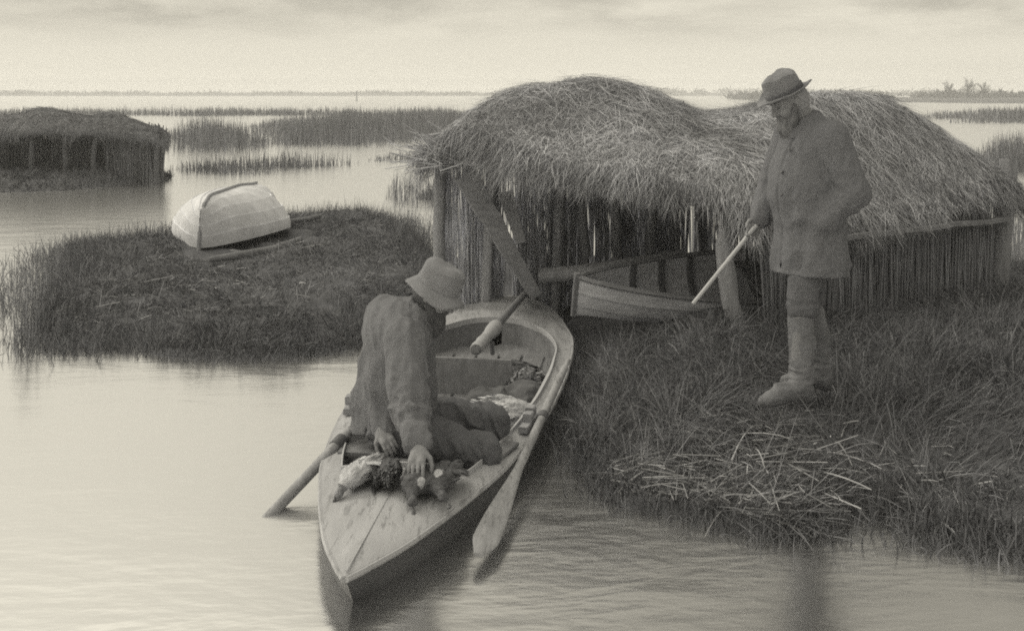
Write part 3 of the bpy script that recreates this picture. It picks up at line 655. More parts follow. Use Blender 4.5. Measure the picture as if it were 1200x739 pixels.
reed_wall('reed_wall', (XF(122), 26.3), (XF(182), 26.3), -.05, (1.1, 1.05), 260, sh, r=(.012, .02), m=M['darkreed'])
reed_wall('reed_wall', (XF(184), 26.3), (XF(184) - .65, 28.2), -.05, (1.1, 1.05), 200, sh, r=(.012, .02), m=M['darkreed'])
reed_wall('reed_wall', (-12.4, 28.4), (-8.3, 28.4), -.05, (1.2, 1.1), 240, sh, r=(.012, .02), m=M['darkreed'])

# ------------------------------------------------------------------ the gunning punt
def interp(prof, s): p = np.array(prof); return np.interp(s, p[:, 0], p[:, 1])
def smooth_prof(prof, n=400):
    p = np.array(prof); s = np.linspace(p[0, 0], p[-1, 0], n); y = np.interp(s, p[:, 0], p[:, 1]); k = np.ones(21) / 21
    yy = np.convolve(np.pad(y, 10, mode='edge'), k, 'valid'); wgt = np.minimum(1, np.minimum(s - s[0], s[-1] - s) / .15); return np.column_stack([s, y * (1 - wgt) + yy * wgt])
HW = smooth_prof([(0, .0), (.29, .145), (.41, .185), (.77, .30), (1.32, .445), (1.75, .515), (2.15, .565), (2.6, .605), (3.3, .635), (4.0, .635), (4.48, .61), (5.1, .49), (5.5, .385), (5.71, .30), (5.87, .18), (5.95, .07), (5.965, .0)])
ax = PUNT_B - PUNT_A; AL = np.linalg.norm(ax); ax /= AL; nx = np.array([ax[1], -ax[0]])
def PW(s, x, z): s = np.asarray(s, float); x = np.asarray(x, float); q = PUNT_A + s[..., None] * ax + x[..., None] * nx; return np.concatenate([q, np.broadcast_to(np.asarray(z, float), s.shape)[..., None]], -1)
CK0, CK1 = 1.17, 4.80
def ckhw(s):
    hw = interp(HW, s) - .10
    r = np.where(s > 3.75, np.sqrt(np.clip(1 - ((s - 3.75) / (CK1 - 3.75)) ** 2, 0, 1)) ** .8, 1.0)
    return np.where((s >= CK0) & (s <= CK1), hw * r, 0.0)
zed = lambda s: .15 + .02 * (s / 5.97) + .04 * np.clip((s - 4.3) / 1.7, 0, 1) ** 2
def deckz(s, x): h = np.maximum(interp(HW, s), 1e-3); return zed(s) + .055 * (1 - np.clip(np.abs(x) / h, 0, 1) ** 2) * np.clip(h / .4, 0, 1)
punt = empty('punt', tuple(PW(np.array(3.0), np.array(0.0), 0.0)))
tag(punt, 'long pale decked punt afloat with the seated man and dead birds aboard', 'punt')
def place(o): o.location = -np.array(punt.location); return o            # children are modelled in world space
S = np.unique(np.concatenate([np.linspace(0, 5.965, 170), [CK0 - .001, CK0, CK1 - .01, CK1], np.linspace(5.8, 5.965, 20), np.linspace(4.6, 4.8, 16)]))
h = interp(HW, S)
mb = MB()
for sg in (1, -1):                       # outside of the hull
    rake = .22 * np.clip(1 - S / .8, 0, 1) ** 2
    rows = []
    for f, z in ((1.0, None), (.985, .07), (.93, 0.0), (.80, -.09), (0.0, -.10)):
        zz = zed(S) - .004 if z is None else np.minimum(z, zed(S)); rows.append(PW(S + rake * (zed(S) - zz) / .25, sg * h * f, zz))
    mb.grid(np.array(rows), flip=sg < 0)
place(mb.build('hull', M['hullside'], punt))
mb = MB()
for sg in (1, -1):
    c = ckhw(S); rows = [PW(S, sg * (h * (1 - t) + c * t), deckz(S, h * (1 - t) + c * t)) for t in np.linspace(0, 1, 9)]
    mb.grid(np.array(rows), flip=sg > 0)
place(mb.build('deck', M['deck'], punt))
mb = MB()                               # rubbing strake round the deck edge
for sg in (1, -1):
    pr = PW(S, sg * (h + .006), zed(S) - .012); mb.tube(pr[::2], .013, 6)
place(mb.build('rubbing_strake', M['deck'], punt))
Si = np.concatenate([[CK0], np.linspace(CK0 + .0005, CK1 - .002, 120)]); ci = ckhw(Si); ci[0] = ci[1] * 1.0
mb = MB()
for sg in (1, -1):
    mb.grid(np.array([PW(Si, sg * ci * f, z if z is not None else deckz(Si, ci)) for f, z in ((1, None), (.99, .13), (.93, .035), (0, .02))]), flip=sg < 0)
ends = np.linspace(-1, 1, 13); e0 = ckhw(np.array([CK0 + .001]))[0]
mb.grid(np.array([PW(np.full(13, CK0 + .002), ends * e0, deckz(np.full(13, CK0), ends * e0)), PW(np.full(13, CK0 + .002), ends * e0 * .95, .02)]))
place(mb.build('cockpit_lining', M['deckin'], punt))
# coaming: one closed strip
loop = np.vstack([np.column_stack([Si, ci]), np.column_stack([Si, -ci])[::-1]])
ll = []
for i in range(len(loop)): ll.append(loop[i])
loop = np.array(ll); fr = np.column_stack([np.full(13, CK0 - .004), ends * e0])[1:-1]
loop = np.vstack([loop, fr])
dz = deckz(loop[:, 0], np.abs(loop[:, 1])); cen = np.array([3.0, 0]); o_ = loop - cen; o_ /= np.linalg.norm(o_, axis=1)[:, None]
mb = MB(); ti = loop - o_ * .001; to = loop + o_ * .018
mb.grid(np.array([PW(ti[:, 0], ti[:, 1], dz - .02), PW(ti[:, 0], ti[:, 1], dz + .022), PW(to[:, 0], to[:, 1], dz + .022), PW(to[:, 0], to[:, 1], dz - .01)]), closed_v=True)
place(mb.build('coaming', M['coaming'], punt))
def wbox(mb, s, x, z, sx, sy, sz, ang=0.0):
    c = PW(np.array(s), np.array(x), z); A = math.atan2(ax[1], ax[0]) + ang; mb.plank(c - np.array([math.cos(A), math.sin(A), 0]) * sx / 2, c + np.array([math.cos(A), math.sin(A), 0]) * sx / 2, sy, sz); return mb
mb = MB()                                # upright board carrying the gun
c0 = PW(np.array(3.22), np.array(-.42), .16); c1 = PW(np.array(3.17), np.array(.30), .16); mb.plank(c0, c1, .025, .24); place(mb.build('gun_board', M['deckin'], punt))
mb = MB(); mb.plank(PW(np.array(1.55), np.array(-.40), .17), PW(np.array(1.55), np.array(.40), .17), .22, .025); place(mb.build('thwart', M['deckin'], punt))
mb = MB()
for k in range(5): mb.plank(PW(np.array(1.25), np.array(-.34 + .17 * k), .038), PW(np.array(4.4), np.array(-.34 + .17 * k), .038), .15, .014)
place(mb.build('floorboards', M['deckin'], punt))
for sg, sc in ((1, 2.04), (-1, 2.30)):    # rowlock chocks
    hx = float(interp(HW, sc)) - .035; mb = MB()
    wbox(mb, sc, sg * hx, .19, .30, .05, .035, -sg * .12); wbox(mb, sc + .11, sg * hx, .228, .075, .05, .05, -sg * .12); wbox(mb, sc - .02, sg * hx, .228, .07, .05, .05, -sg * .12)
    place(mb.build('rowlock', M['keel'], punt))
mb = MB(); wbox(mb, 1.58, float(interp(HW, 1.58)) - .075, .176, .26, .11, .02, -.25); place(mb.build('deck_pad', M['deckin'], punt))
mb = MB(); mb.plank(PW(np.array(.02), np.array(0.), .213 - .05), PW(np.array(1.12), np.array(0.), deckz(np.array(1.12), 0) + .001), .010, .003); place(mb.build('centre_batten', M['deck'], punt))

# punt gun lying over the after deck
gun = empty('punt_gun', (-.2, 7.8, .3)); tag(gun, 'heavy punt gun in the cockpit with breech wrapped in pale canvas', 'punt gun')
def place2(o, r): o.location = -np.array(r.location); return o
ga = np.array([-.235, 7.74, .335]); gb = np.array([.14, 10.02, .345]); gd = (gb - ga) / np.linalg.norm(gb - ga)
mb = MB(); mb.tube([ga + gd * x for x in (.55, .8, 1.3, 1.9, 2.28, 2.30, 2.34)], [.036, .033, .029, .026, .024, .028, .028], 14); place2(mb.build('barrel', M['gunmetal'], gun), gun)
mb = MB(); xs = [.0, .015, .05, .12, .22, .34, .46, .58, .72, .80]; mb.tube([ga + gd * x for x in xs], [.034, .040, .042, .037, .043, .038, .040, .050, .052, .034], 18, caps=False); place2(mb.build('canvas_cover', M['canvas'], gun), gun)
mb = MB(); mb.tube([ga + gd * x for x in (.01, -.004, -.006, .03)], [.035, .029, .021, .018], 16); place2(mb.build('breech', M['gunmetal'], gun), gun); mb = MB(); mb.tube([ga + gd * .46 + [.02, 0, -.05], ga + gd * .5 + [.02, 0, -.14]], [.02, .015], 8); place2(mb.build('trigger', M['gunmetal'], gun), gun)

# oars
def oar(name, tip, end, blade_len, bw, shaft_r, label, normal):
    tip = np.asarray(tip, float); end = np.asarray(end, float); d = (end - tip) / np.linalg.norm(end - tip); ln = np.linalg.norm(end - tip)
    r = empty(name, tip); tag(r, label, 'oar', 'oars of the punt')
    nrm = np.asarray(normal, float); nrm -= d * (nrm @ d); nrm /= np.linalg.norm(nrm); sx = np.cross(d, nrm)
    mb = MB(); rows = []
    for t in np.linspace(0, 1, 26):
        s = t * (blade_len + .08); w_ = bw / 2 * min(1, (t * 9) ** .5 if t < .11 else 1) * (1 - .72 * sstep((t - .15) / .85)); w_ = max(w_, shaft_r * .98); th = .009 + (shaft_r - .009) * sstep((t - .3) / .7)
        a = np.linspace(0, 2 * np.pi, 16, endpoint=False); rows.append([d * s + sx * w_ * math.cos(q) + nrm * th * math.sin(q) for q in a])
    mb.grid(np.array(rows), closed_v=True); k0 = np.array(rows[0]); T = np.stack([np.arange(16), (np.arange(16) + 1) % 16, np.full(16, 16)], 1); mb.add(np.vstack([k0, k0.mean(0)]), T=T)
    mb.build('blade', M['oar'], r)
    mb = MB(); L0 = blade_len + .05; mb.tube([d * L0, d * (L0 + .3), d * (ln * .75), d * (ln - .14)], [shaft_r * .97, shaft_r * 1.0, shaft_r * 1.05, shaft_r * .95], 14); mb.build('shaft', M['oar'], r)
    mb = MB(); mb.tube([d * (ln - .15), d * (ln - .1), d * ln], [shaft_r * .7, shaft_r * .62, shaft_r * .66], 12); mb.build('handle', M['oar'], r)
    lm = d * (ln * (.62 if tip[0] > -.5 else .8)); mb = MB(); mb.tube([lm - d * .035, lm + d * .035], [shaft_r * 1.28] * 2, 14); mb.build('leather_collar', M['stock'], r)
    return r
tp = G(561, 650, .06); q = G(643, 472, .235); oar('oar', tp, tp + (q - tp) * 1.42, 1.05, .116, .023, 'pale oar lying along the right side of the punt with its broad blade out', (0.25, -.35, 1))
wpt = G(320, 600, 0.0); qq = np.array([-.77, 6.40, .29]); dd = (qq - wpt); oar('oar', wpt - dd * 1.0, wpt + dd * 1.08, .55, .15, .027, 'oar shaft slanting down into the water left of the seated man', (0, -1, .3))

# ------------------------------------------------------------------ boats ashore
def clinker(name, Ln, beam, depth, parent, m, nst=34, planks=6, transom=.72, sheer=.10, lap=.012, rise=.10, shp=.75, rnd=.62):
    """right way up, bow at x=0, stern at x=Ln, keel at z~0; returns outside mesh function"""
    T = np.linspace(0, 1, nst)
    def sect(t):
        w_ = beam / 2 * (np.sin(np.clip(t / .62, 0, 1) * np.pi / 2) ** shp * (1 - (1 - transom) * sstep((t - .55) / .45)))
        zk = rise * (1 - sstep(t / .16)) * 1.2 + .05 * sstep((t - .6) / .4)
        zs = depth + sheer * (2 * t - 1) ** 2
        full = .55 + .45 * sstep(t / .4)
        return w_, zk, zs, full
    def pt(t, g, off=0.0):
        w_, zk, zs, full = sect(t); ang = g * np.pi / 2; p = 1.0 / (0.55 + .35 * (1 - full))
        y = w_ * (np.sin(ang) ** (rnd + .5 * (1 - full))) ; z = zk + (zs - zk) * (1 - np.cos(ang) ** (1.15 - .25 * (1 - full)))
        return np.array([t * Ln, y + off * np.sin(ang), z - off * np.cos(ang)])
    return T, pt
def lap_boat_mesh(mb, T, pt, planks, lap, inner=False):
    for sg in (1, -1):
        for k in range(planks):
            g0, g1 = k / planks, (k + 1) / planks
            if k < planks: rows = [[pt(t, g0 + (g1 - g0) * f, lap * ((1 - f) if not inner else 0) - (.012 if inner else 0)) * [1, sg, 1] for t in T] for f in (0, .5, 1)]
            mb.m = 0; mb.grid(np.array(rows), flip=(sg > 0) != inner)
            if not inner and k > 0:
                mb.m = 1; mb.grid(np.array([[pt(t, g0, 0) * [1, sg, 1] for t in T], [pt(t, g0, lap) * [1, sg, 1] for t in T]]), flip=sg > 0)
    mb.m = 0
up = empty('rowing_boat', tuple(G(233, 292, .22))); tag(up, 'white clinker rowing boat lying upside down on the grassy island', 'rowing boat')
LN, DP = 2.75, .47
T, pt = clinker('', LN, 1.44, DP, None, None, sheer=.08, rise=.10, transom=.50, shp=.66, rnd=.95)
mb = MB(); lap_boat_mesh(mb, T, pt, 5, .012); hullo = mb.build('hull', [M['whiteboat'], M['lapglint']], up, angle=25)
mb = MB(); prof = [pt(1, g) for g in np.linspace(0, 1, 12)]; V = np.array([p * [1, 1, 1] for p in prof] + [p * [1, -1, 1] for p in prof[::-1]]); V[:, 0] -= .01
mb.add(np.vstack([V, V.mean(0)]), T=[[i, (i + 1) % 24, 24] for i in range(24)]); tr = mb.build('transom', M['whiteboat'], up)
mb = MB(); kp = [pt(t, 0) + [0, 0, -.02] for t in np.linspace(.06, 1, 14)]; mb.tube(kp, .022, 6); kl = mb.build('keel', M['keel'], up)
mb = MB(); sp = [np.array([-.012 + .14 * (1 - f) ** 2, 0, .09 + (DP + .09 - .09 + .03) * f]) for f in np.linspace(0, 1, 9)]; mb.tube([pt(.06, 0) + [0, 0, -.02]] + sp, .024, 6); st = mb.build('stem', M['keel'], up)
Mup = Matrix.Rotation(R(89), 4, 'Z') @ Matrix.Rotation(R(2), 4, 'X') @ Matrix.Rotation(R(-0.3), 4, 'Y') @ Matrix.Translation((0, 0, DP + .09)) @ Matrix.Rotation(R(180), 4, 'X')
for o in (hullo, tr, kl, st): o.data.transform(Mup)

old = empty('rowing_boat', (.47, 9.22, .25)); tag(old, 'weathered open rowing boat with dark ribs drawn up inside the boat shed', 'rowing boat')
T, pt = clinker('', 2.75, .86, .30, None, None, sheer=.06, rise=.03)
parts = []
mb = MB(); lap_boat_mesh(mb, T, pt, 4, .009); lap_boat_mesh(mb, T, pt, 4, .0, inner=True); parts.append(mb.build('hull', [M['oldboat'], M['oldboat']], old, angle=25))
for sg in (1, -1):
    mb = MB(); mb.tube([pt(t, 1) * [1, sg, 1] + [0, 0, .005] for t in T], .020, 6); parts.append(mb.build('gunwale', M['plank'], old))
for t in (.2, .3, .4, .5, .6, .72, .85):
    for sg in (1, -1):
        mb = MB(); mb.tube([pt(t, g, -.03) * [1, sg, 1] for g in np.linspace(.1, 1, 9)], .028, 6); parts.append(mb.build('rib', M['rib'], old))
mb = MB(); mb.plank((1.6, -.38, .22), (1.6, .38, .22), .2, .025); parts.append(mb.build('thwart', M['plank'], old))
mb = MB(); mb.plank((.0, 0, .03), (-.015, 0, .40), .03, .04, up=(1, 0, 0)); parts.append(mb.build('stem', M['plank'], old))
prof = [pt(1, g) for g in np.linspace(0, 1, 12)]; V = np.array([p for p in prof] + [p * [1, -1, 1] for p in prof[::-1]]); V[:, 0] -= .01
mb = MB(); mb.add(np.vstack([V, V.mean(0)]), T=[[i, (i + 1) % 24, 24] for i in range(24)]); parts.append(mb.build('transom', M['oldboat'], old))
Mo = Matrix.Rotation(math.atan2(.78, 2.6), 4, 'Z') @ Matrix.Rotation(R(20), 4, 'X')
for o in parts: o.data.transform(Mo)

# driftwood on the island
pts = [G(246, 303, .22), G(275, 299, .25), G(320, 290, .26), G(352, 285, .26)]
mb = MB(); P = np.array([[p[0], p[1], ground_at(p[0], p[1]) + .05] for p in pts]); mb.tube(P, [.03, .045, .055, .04], 10)
tag(mb.build('driftwood_log', M['log']), 'long grey driftwood log lying in front of the upturned white boat', 'log')
P = [G(338, 262, .25), G(362, 262, .25), G(376, 261, .25)]; mb = MB(); mb.tube([[p[0], p[1], ground_at(p[0], p[1]) + .06] for p in P], [.03, .035, .025], 10)
tag(mb.build('driftwood_log', M['log']), 'short driftwood log lying behind the upturned white boat\'s stern', 'log')

# ------------------------------------------------------------------ people
def frame(f, upv=(0, 0, 1)):
    f = np.asarray(f, float); f /= np.linalg.norm(f); l = np.cross(upv, f); l /= np.linalg.norm(l); u = np.cross(f, l); return np.column_stack([f, l, u])
def head_sdf(S_, c, f, k=.012):
    """skull, face, ears, nose at centre c looking along f"""
    Mh = frame(f); P = lambda x, y, z: np.asarray(c) + Mh @ np.array([x, y, z])
    S_.ell(P(-.012, 0, .022), (.100, .078, .098), Mh, .02)
    S_.ell(P(.030, 0, -.045), (.062, .058, .075), Mh, .03)
    S_.ell(P(.052, 0, -.092), (.030, .034, .026), Mh, .025)           # chin
    S_.ell(P(.083, 0, .032), (.014, .050, .012), Mh, .015)             # brow
    for sg in (1, -1):
        S_.ell(P(.082, sg * .032, .004), (.014, .018, .013), Mh, .008, sub=True)
        S_.ell(P(.070, sg * .032, .004), (.0135, .0135, .0135), Mh, .002)
        S_.ell(P(.062, sg * .046, -.028), (.022, .020, .022), Mh, .02)   # cheek
        S_.ell(P(-.012, sg * .080, -.006), (.020, .009, .032), Mh, .006) # ear
    S_.cone(P(.088, 0, .020), P(.113, 0, -.024), .009, .013, .012); 
    for sg in (1, -1): S_.ell(P(.098, sg * .012, -.028), (.010, .008, .008), Mh, .006)
    S_.ell(P(.090, 0, -.056), (.010, .024, .007), Mh, .006); S_.ell(P(.086, 0, -.068), (.010, .020, .007), Mh, .006)
    return Mh, P
def hand_sdf(S_, wr, d, pn, curl, sc=1.0, thumb=1, k=.008):
    """hand from wrist wr along d, palm normal pn (palm side), fingers curling by curl radians per joint towards the palm"""
    d = np.asarray(d, float); d /= np.linalg.norm(d); pn = np.asarray(pn, float); pn -= d * (pn @ d); pn /= np.linalg.norm(pn); s = np.cross(pn, d) * thumb
    wr = np.asarray(wr, float)
    S_.cone(wr, wr + d * .03 * sc, .024 * sc, .027 * sc, .02, sq=(pn, .75))
    S_.cone(wr + d * .03 * sc + s * .015 * sc, wr + d * .085 * sc + s * .020 * sc, .022 * sc, .018 * sc, .014, sq=(pn, .75))
    S_.cone(wr + d * .03 * sc - s * .012 * sc, wr + d * .080 * sc - s * .022 * sc, .022 * sc, .017 * sc, .014, sq=(pn, .75))
    for i, (off, ln, r) in enumerate(((.030, .072, .0092), (.010, .080, .0096), (-.010, .074, .0092), (-.029, .058, .0082))):
        b = wr + d * (.088 - .004 * i) * sc + s * off * sc; spread = s * (off * 1.4); v = d + spread; v /= np.linalg.norm(v); a = 0.0; p0 = b - v * .02 * sc
        for j, fr in enumerate((.45, .32, .23)):
            a += curl * (0.8 if j == 0 else 1.0); dv = v * math.cos(a) + pn * math.sin(a); p1 = (b if j == 0 else p0) + dv * ln * fr * sc; S_.cone(p0, p1, r * sc * (1 - .07 * j), r * sc * (1 - .07 * (j + 1)), .004); p0 = p1
    t0 = wr + d * .025 * sc + s * .022 * sc; t1 = t0 + (d * .6 + s * .7 + pn * .35) * .042 * sc; t2 = t1 + (d * .8 + s * .25 + pn * .6) * .032 * sc; t3 = t2 + (d * .85 + pn * .6 - s * .05) * .024 * sc
    S_.cone(t0, t1, .015 * sc, .0125 * sc, .012); S_.cone(t1, t2, .0115 * sc, .0105 * sc, .004); S_.cone(t2, t3, .0105 * sc, .009 * sc, .004)
def hair_strands(pts, dirs, L_, wd, droop): return strands(pts, dirs, L_, wd, droop, 3)
def hat_mesh(cr, ch, br, c, Mh, side_up=.0, droop=.0, dent=.0, nseed=0., flat=.85):
    """soft hat: crown radius cr, height ch, brim radius br; Mh columns: forward, left, up"""
    nA = 64; a = np.linspace(0, 2 * np.pi, nA, endpoint=False); rows = []
    prof = [(br * .995, -.004), (br, .002), (br * .97, .006), ((br + cr) / 2, .004), (cr * 1.03, .006), (cr * 1.0, .02), (cr * .99, ch * .35), (cr * .96, ch * .65), (cr * (.5 + .5 * flat), ch * .84), (cr * flat * .9, ch * .95), (cr * .58, ch * 1.0), (cr * .3, ch * 1.01 - dent), (.0, ch * 1.01 - dent)]
    inner = [(cr * .9, ch * .6), (cr * .94, .0), ((br + cr) / 2, -.004)]
    for r, z in inner + prof:
        x = r * np.cos(a) * 1.08; y = r * np.sin(a) * .95; tb = np.clip((r - cr) / (br - cr), 0, 1)
        zz = z + tb ** 1.5 * (side_up * np.abs(np.sin(a)) ** 2 - droop + .012 * np.sin(3 * a + nseed)) + (.008 * np.sin(2 * a + nseed) + .004 * np.sin(5 * a)) * np.clip(z / ch, 0, 1) * min(1, r / cr)
        x = x + .01 * np.sin(2 * a + 1 + nseed) * np.clip(z / ch, 0, 1) * min(1, r / cr)
        L3 = np.stack([x, y, zz], -1); L3 = L3 + np.array([.3, .3, 1]) * (.006 * fbm(L3 * 16 + nseed, 3))[:, None]; rows.append(L3)
    P = np.array(rows) @ np.asarray(Mh).T + np.asarray(c); mb = MB(); mb.grid(P, closed_v=True); 
    a2 = a; band = np.array([np.stack([(cr * k) * np.cos(a2) * 1.08, (cr * k) * np.sin(a2) * .95, np.full(nA, z)], -1) for k, z in ((1.035, .008), (1.045, .012), (1.04, .034), (1.02, .036))]); 
    mb2 = MB(); mb2.grid(band @ np.asarray(Mh).T + np.asarray(c), closed_v=True)
    return mb, mb2

# ---- standing man: local frame x forward, y left, z up
SMo = np.array([1.555, 6.50, 0.335]); SMf = np.array([-.96, -.28, 0]); SMf /= np.linalg.norm(SMf)
SMM = frame(SMf)
def finish(o, Mr, org, root=None):
    M4 = Matrix(((Mr[0, 0], Mr[0, 1], Mr[0, 2], 0), (Mr[1, 0], Mr[1, 1], Mr[1, 2], 0), (Mr[2, 0], Mr[2, 1], Mr[2, 2], 0), (0, 0, 0, 1)))
    o.data.transform(M4)
    if root is None: o.location = org
    return o
HCn = np.array([.058, 0, 1.612]); HF = np.array([.86, .0, -.46])
S_ = SDF((-.42, -.42, -.02), (.42, .42, 1.80), .005)
Mh, HP = head_sdf(S_, HCn, HF)
S_.cone((-.05, 0, 1.44), (-.01, 0, 1.57), .062, .058, .04)
S_.chain([(-.06, 0, 1.42), (-.06, 0, 1.2), (-.05, 0, .95)], [.12, .13, .13], .05)
LA = [(-.09, .185, 1.42), (-.185, .25, 1.13), (-.05, .16, .98)]; RA = [(-.07, -.19, 1.42), (.0, -.27, 1.14), (.125, -.19, .965)]
for A in (LA, RA): S_.chain(A, [.055, .042, .030], .03)
LL = [(-.04, .09, .92), (.040, .10, .50), (.045, .10, .09)]; RL = [(-.06, -.09, .92), (-.125, -.10, .50), (-.185, -.10, .09)]
for A in (LL, RL): S_.chain(A, [.085, .058, .045], .03)
S_.cone((.03, .10, .05), (.24, .13, .035), .035, .03, .03); S_.cone((-.19, -.10, .05), (-.06, -.22, .035), .035, .03, .03)
hand_sdf(S_, (.125, -.19, .965), (.55, .05, -.83), (.1, .9, .1), .55, 1.0, thumb=-1)
hand_sdf(S_, (-.06, .16, .98), (.6, -.35, -.6), (0, -1, 0), .2, .95, thumb=1)
eyemi = lambda c: (np.minimum(np.linalg.norm(c - HP(.079, .032, .004), axis=1), np.linalg.norm(c - HP(.079, -.032, .004), axis=1)) < .0085).astype(int)
man = S_.build('person', [M['skin'], M['eye']], None, eyemi)
finish(man, SMM, SMo); tag(man, 'standing bearded man in brimmed hat, long coat and tall boots looking down', 'person')
def sm(o): return finish(o, SMM, None, man)
# coat
S_ = SDF((-.48, -.45, .60), (.42, .48, 1.62), .0055)
S_.cone((-.085, 0, 1.36), (-.075, 0, 1.10), .175, .185, .06, sq=((1, 0, 0), .92)); S_.cone((-.075, .12, 1.41), (-.075, -.12, 1.41), .095, .095, .06)
S_.cone((-.075, 0, 1.14), (-.07, 0, .64), .20, .235, .06, sq=((1, 0, 0), .88)); S_.cone((-.05, 0, 1.38), (-.035, 0, 1.50), .10, .082, .05)
S_.ell((.0, .0, 1.16), (.16, .17, .24), None, .08)
S_.chain(LA[:2] + [(-.05, .19, .99)], [.095, .080, .066], .022); S_.chain(RA, [.098, .078, .058], .014)
S_.cone((.06, .16, 1.0), (-.08, .215, .95), .022, .022, .05)                # pocket flap bulge
inner = S_.f.copy()
S_.cut((0, 0, .685), (.04, 0, -1)); S_.cut((-.02, 0, 1.535), (.45, 0, 1.0))
zz = S_.ax[2][None, None, :]; S_.f = np.where(zz < .74, np.maximum(S_.f, -(inner + .022)), S_.f)
def ridge(P, f, o=0.0):
    return 1 - 2.6 * np.abs(vnoise(P * np.asarray(f) + o) + .35 * vnoise(P * np.asarray(f) * 2.1 + o + 3))
def fold(P):
    a = 0.005 * vnoise(np.column_stack([P[:, 0] * 7, P[:, 1] * 7, P[:, 2] * 3]) + 4)
    arm = np.exp(-((P[:, 0] + .2) ** 2 + (P[:, 1] - .27) ** 2 + (P[:, 2] - 1.1) ** 2) / .02); Pq = np.column_stack([P[:, 0] + .5 * P[:, 2], P[:, 1], P[:, 2] - .5 * P[:, 0]]); a -= .005 * ridge(Pq, (11, 9, 3), 2.0) + .002 * ridge(P, (30, 30, 14), 5.0) + arm * .010 * ridge(P, (8, 8, 22), 1.0)
    skirt = np.clip((1.05 - P[:, 2]) / .35, 0, 1); a += skirt * .010 * np.sin(np.arctan2(P[:, 1], P[:, 0] + .07) * 9 + 3 * vnoise(P * 3))
    seam = np.abs(P[:, 1] - .05 - .02 * np.sin(P[:, 2] * 6)); a += np.where((P[:, 0] > .02) & (P[:, 1] > -.2), .008 * np.exp(-(seam / .008) ** 2), 0)
    return a * np.clip((P[:, 2] - .69) / .04, 0, 1)
S_.wrinkle(fold); sm(S_.build('coat', M['coat'], man))
mb = MB()                                # collar
a = np.linspace(-2.75, 2.75, 30); cen = np.array([-.030, 0, 1.462])
rows = [[cen + [-r * math.cos(t) * 1.0 , r * math.sin(t) * .95, z + .045 * math.cos(t)] for t in a] for r, z in ((.082, .015), (.086, .055), (.091, .060), (.104, .045), (.122, -.005), (.116, -.012), (.10, .0))]
mb.grid(np.array(rows)); sm(mb.build('collar', M['coat'], man))
for z in (1.36, 1.24, 1.12): 
    mb = MB(); mb.lathe([(.0, .006), (.009, .005), (.011, 0), (.0, -.002)], (.0, 0, 0), None, 12); o = mb.build('button', M['stock'], man); 
    fx = .145 if z < 1.3 else .10; o.data.transform(Matrix.Translation((fx, .085, z)) @ Matrix.Rotation(R(70), 4, 'Y')); sm(o)
# breeches
S_ = SDF((-.36, -.30, .36), (.26, .30, 1.0), .006)
S_.cone((-.045, .09, .95), (.035, .10, .53), .104, .076, .03); S_.cone((-.065, -.09, .95), (-.125, -.10, .53), .104, .076, .03); S_.cone((-.05, .05, .95), (-.05, -.05, .95), .13, .13, .05)
S_.ell((.025, .10, .50), (.080, .076, .055), None, .02); S_.ell((-.13, -.10, .50), (.080, .076, .055), None, .02)
S_.cut((0, 0, .455), (0, 0, -1))
S_.wrinkle(lambda P: .008 * vnoise(np.column_stack([P[:, 0] * 10, P[:, 1] * 10, P[:, 2] * 6])) - .008 * ridge(P, (6, 6, 4), 4.0) - np.exp(-((P[:, 2] - .53) / .07) ** 2) * .010 * ridge(P, (7, 7, 24), 5.0))
sm(S_.build('breeches', M['trouser'], man))
for (kn, an, toe, heel) in (((.035, .10, .47), (.040, .10, .10), (.275, .140, .038), (.005, .10, .045)), ((-.130, -.10, .47), (-.185, -.10, .10), (-.06, -.235, .038), (-.215, -.095, .045))):
    S_ = SDF((-.30, -.28, -.02), (.34, .26, .52), .005); kn, an, toe, heel = map(np.array, (kn, an, toe, heel)); mid = (kn + an) / 2 + [-.015, 0, .04]
    S_.chain([kn, mid, an], [.071, .067, .055], .02); S_.cone(an + [0, 0, -.03], toe + (heel - toe) * .35 + [0, 0, .03], .056, .045, .03); S_.cone(toe + (heel - toe) * .35 + [0, 0, .015], toe, .046, .036, .03); S_.cone(an, heel, .055, .045, .03)
    S_.cut((0, 0, .485), (0, 0, 1)); S_.cut((0, 0, .0), (0, 0, -1))
    S_.wrinkle(lambda P: .006 * vnoise(np.column_stack([P[:, 0] * 11, P[:, 1] * 11, P[:, 2] * 7]) + 9) - .005 * ridge(P, (8, 8, 5), 6.0) - np.exp(-((P[:, 2] - .15) / .08) ** 2) * .008 * ridge(P, (10, 10, 30), 7.0))
    sm(S_.build('boot', M['boot'], man))
HM = frame(np.array([.90, .04, -.44]))
mb, band = hat_mesh(.098, .125, .152, HP(-.004, 0, .045) , HM, side_up=.030, droop=.0, dent=.015, nseed=.5)
sm(mb.build('hat', M['hat'], man)); sm(band.build('hat_band', M['coat'], man))
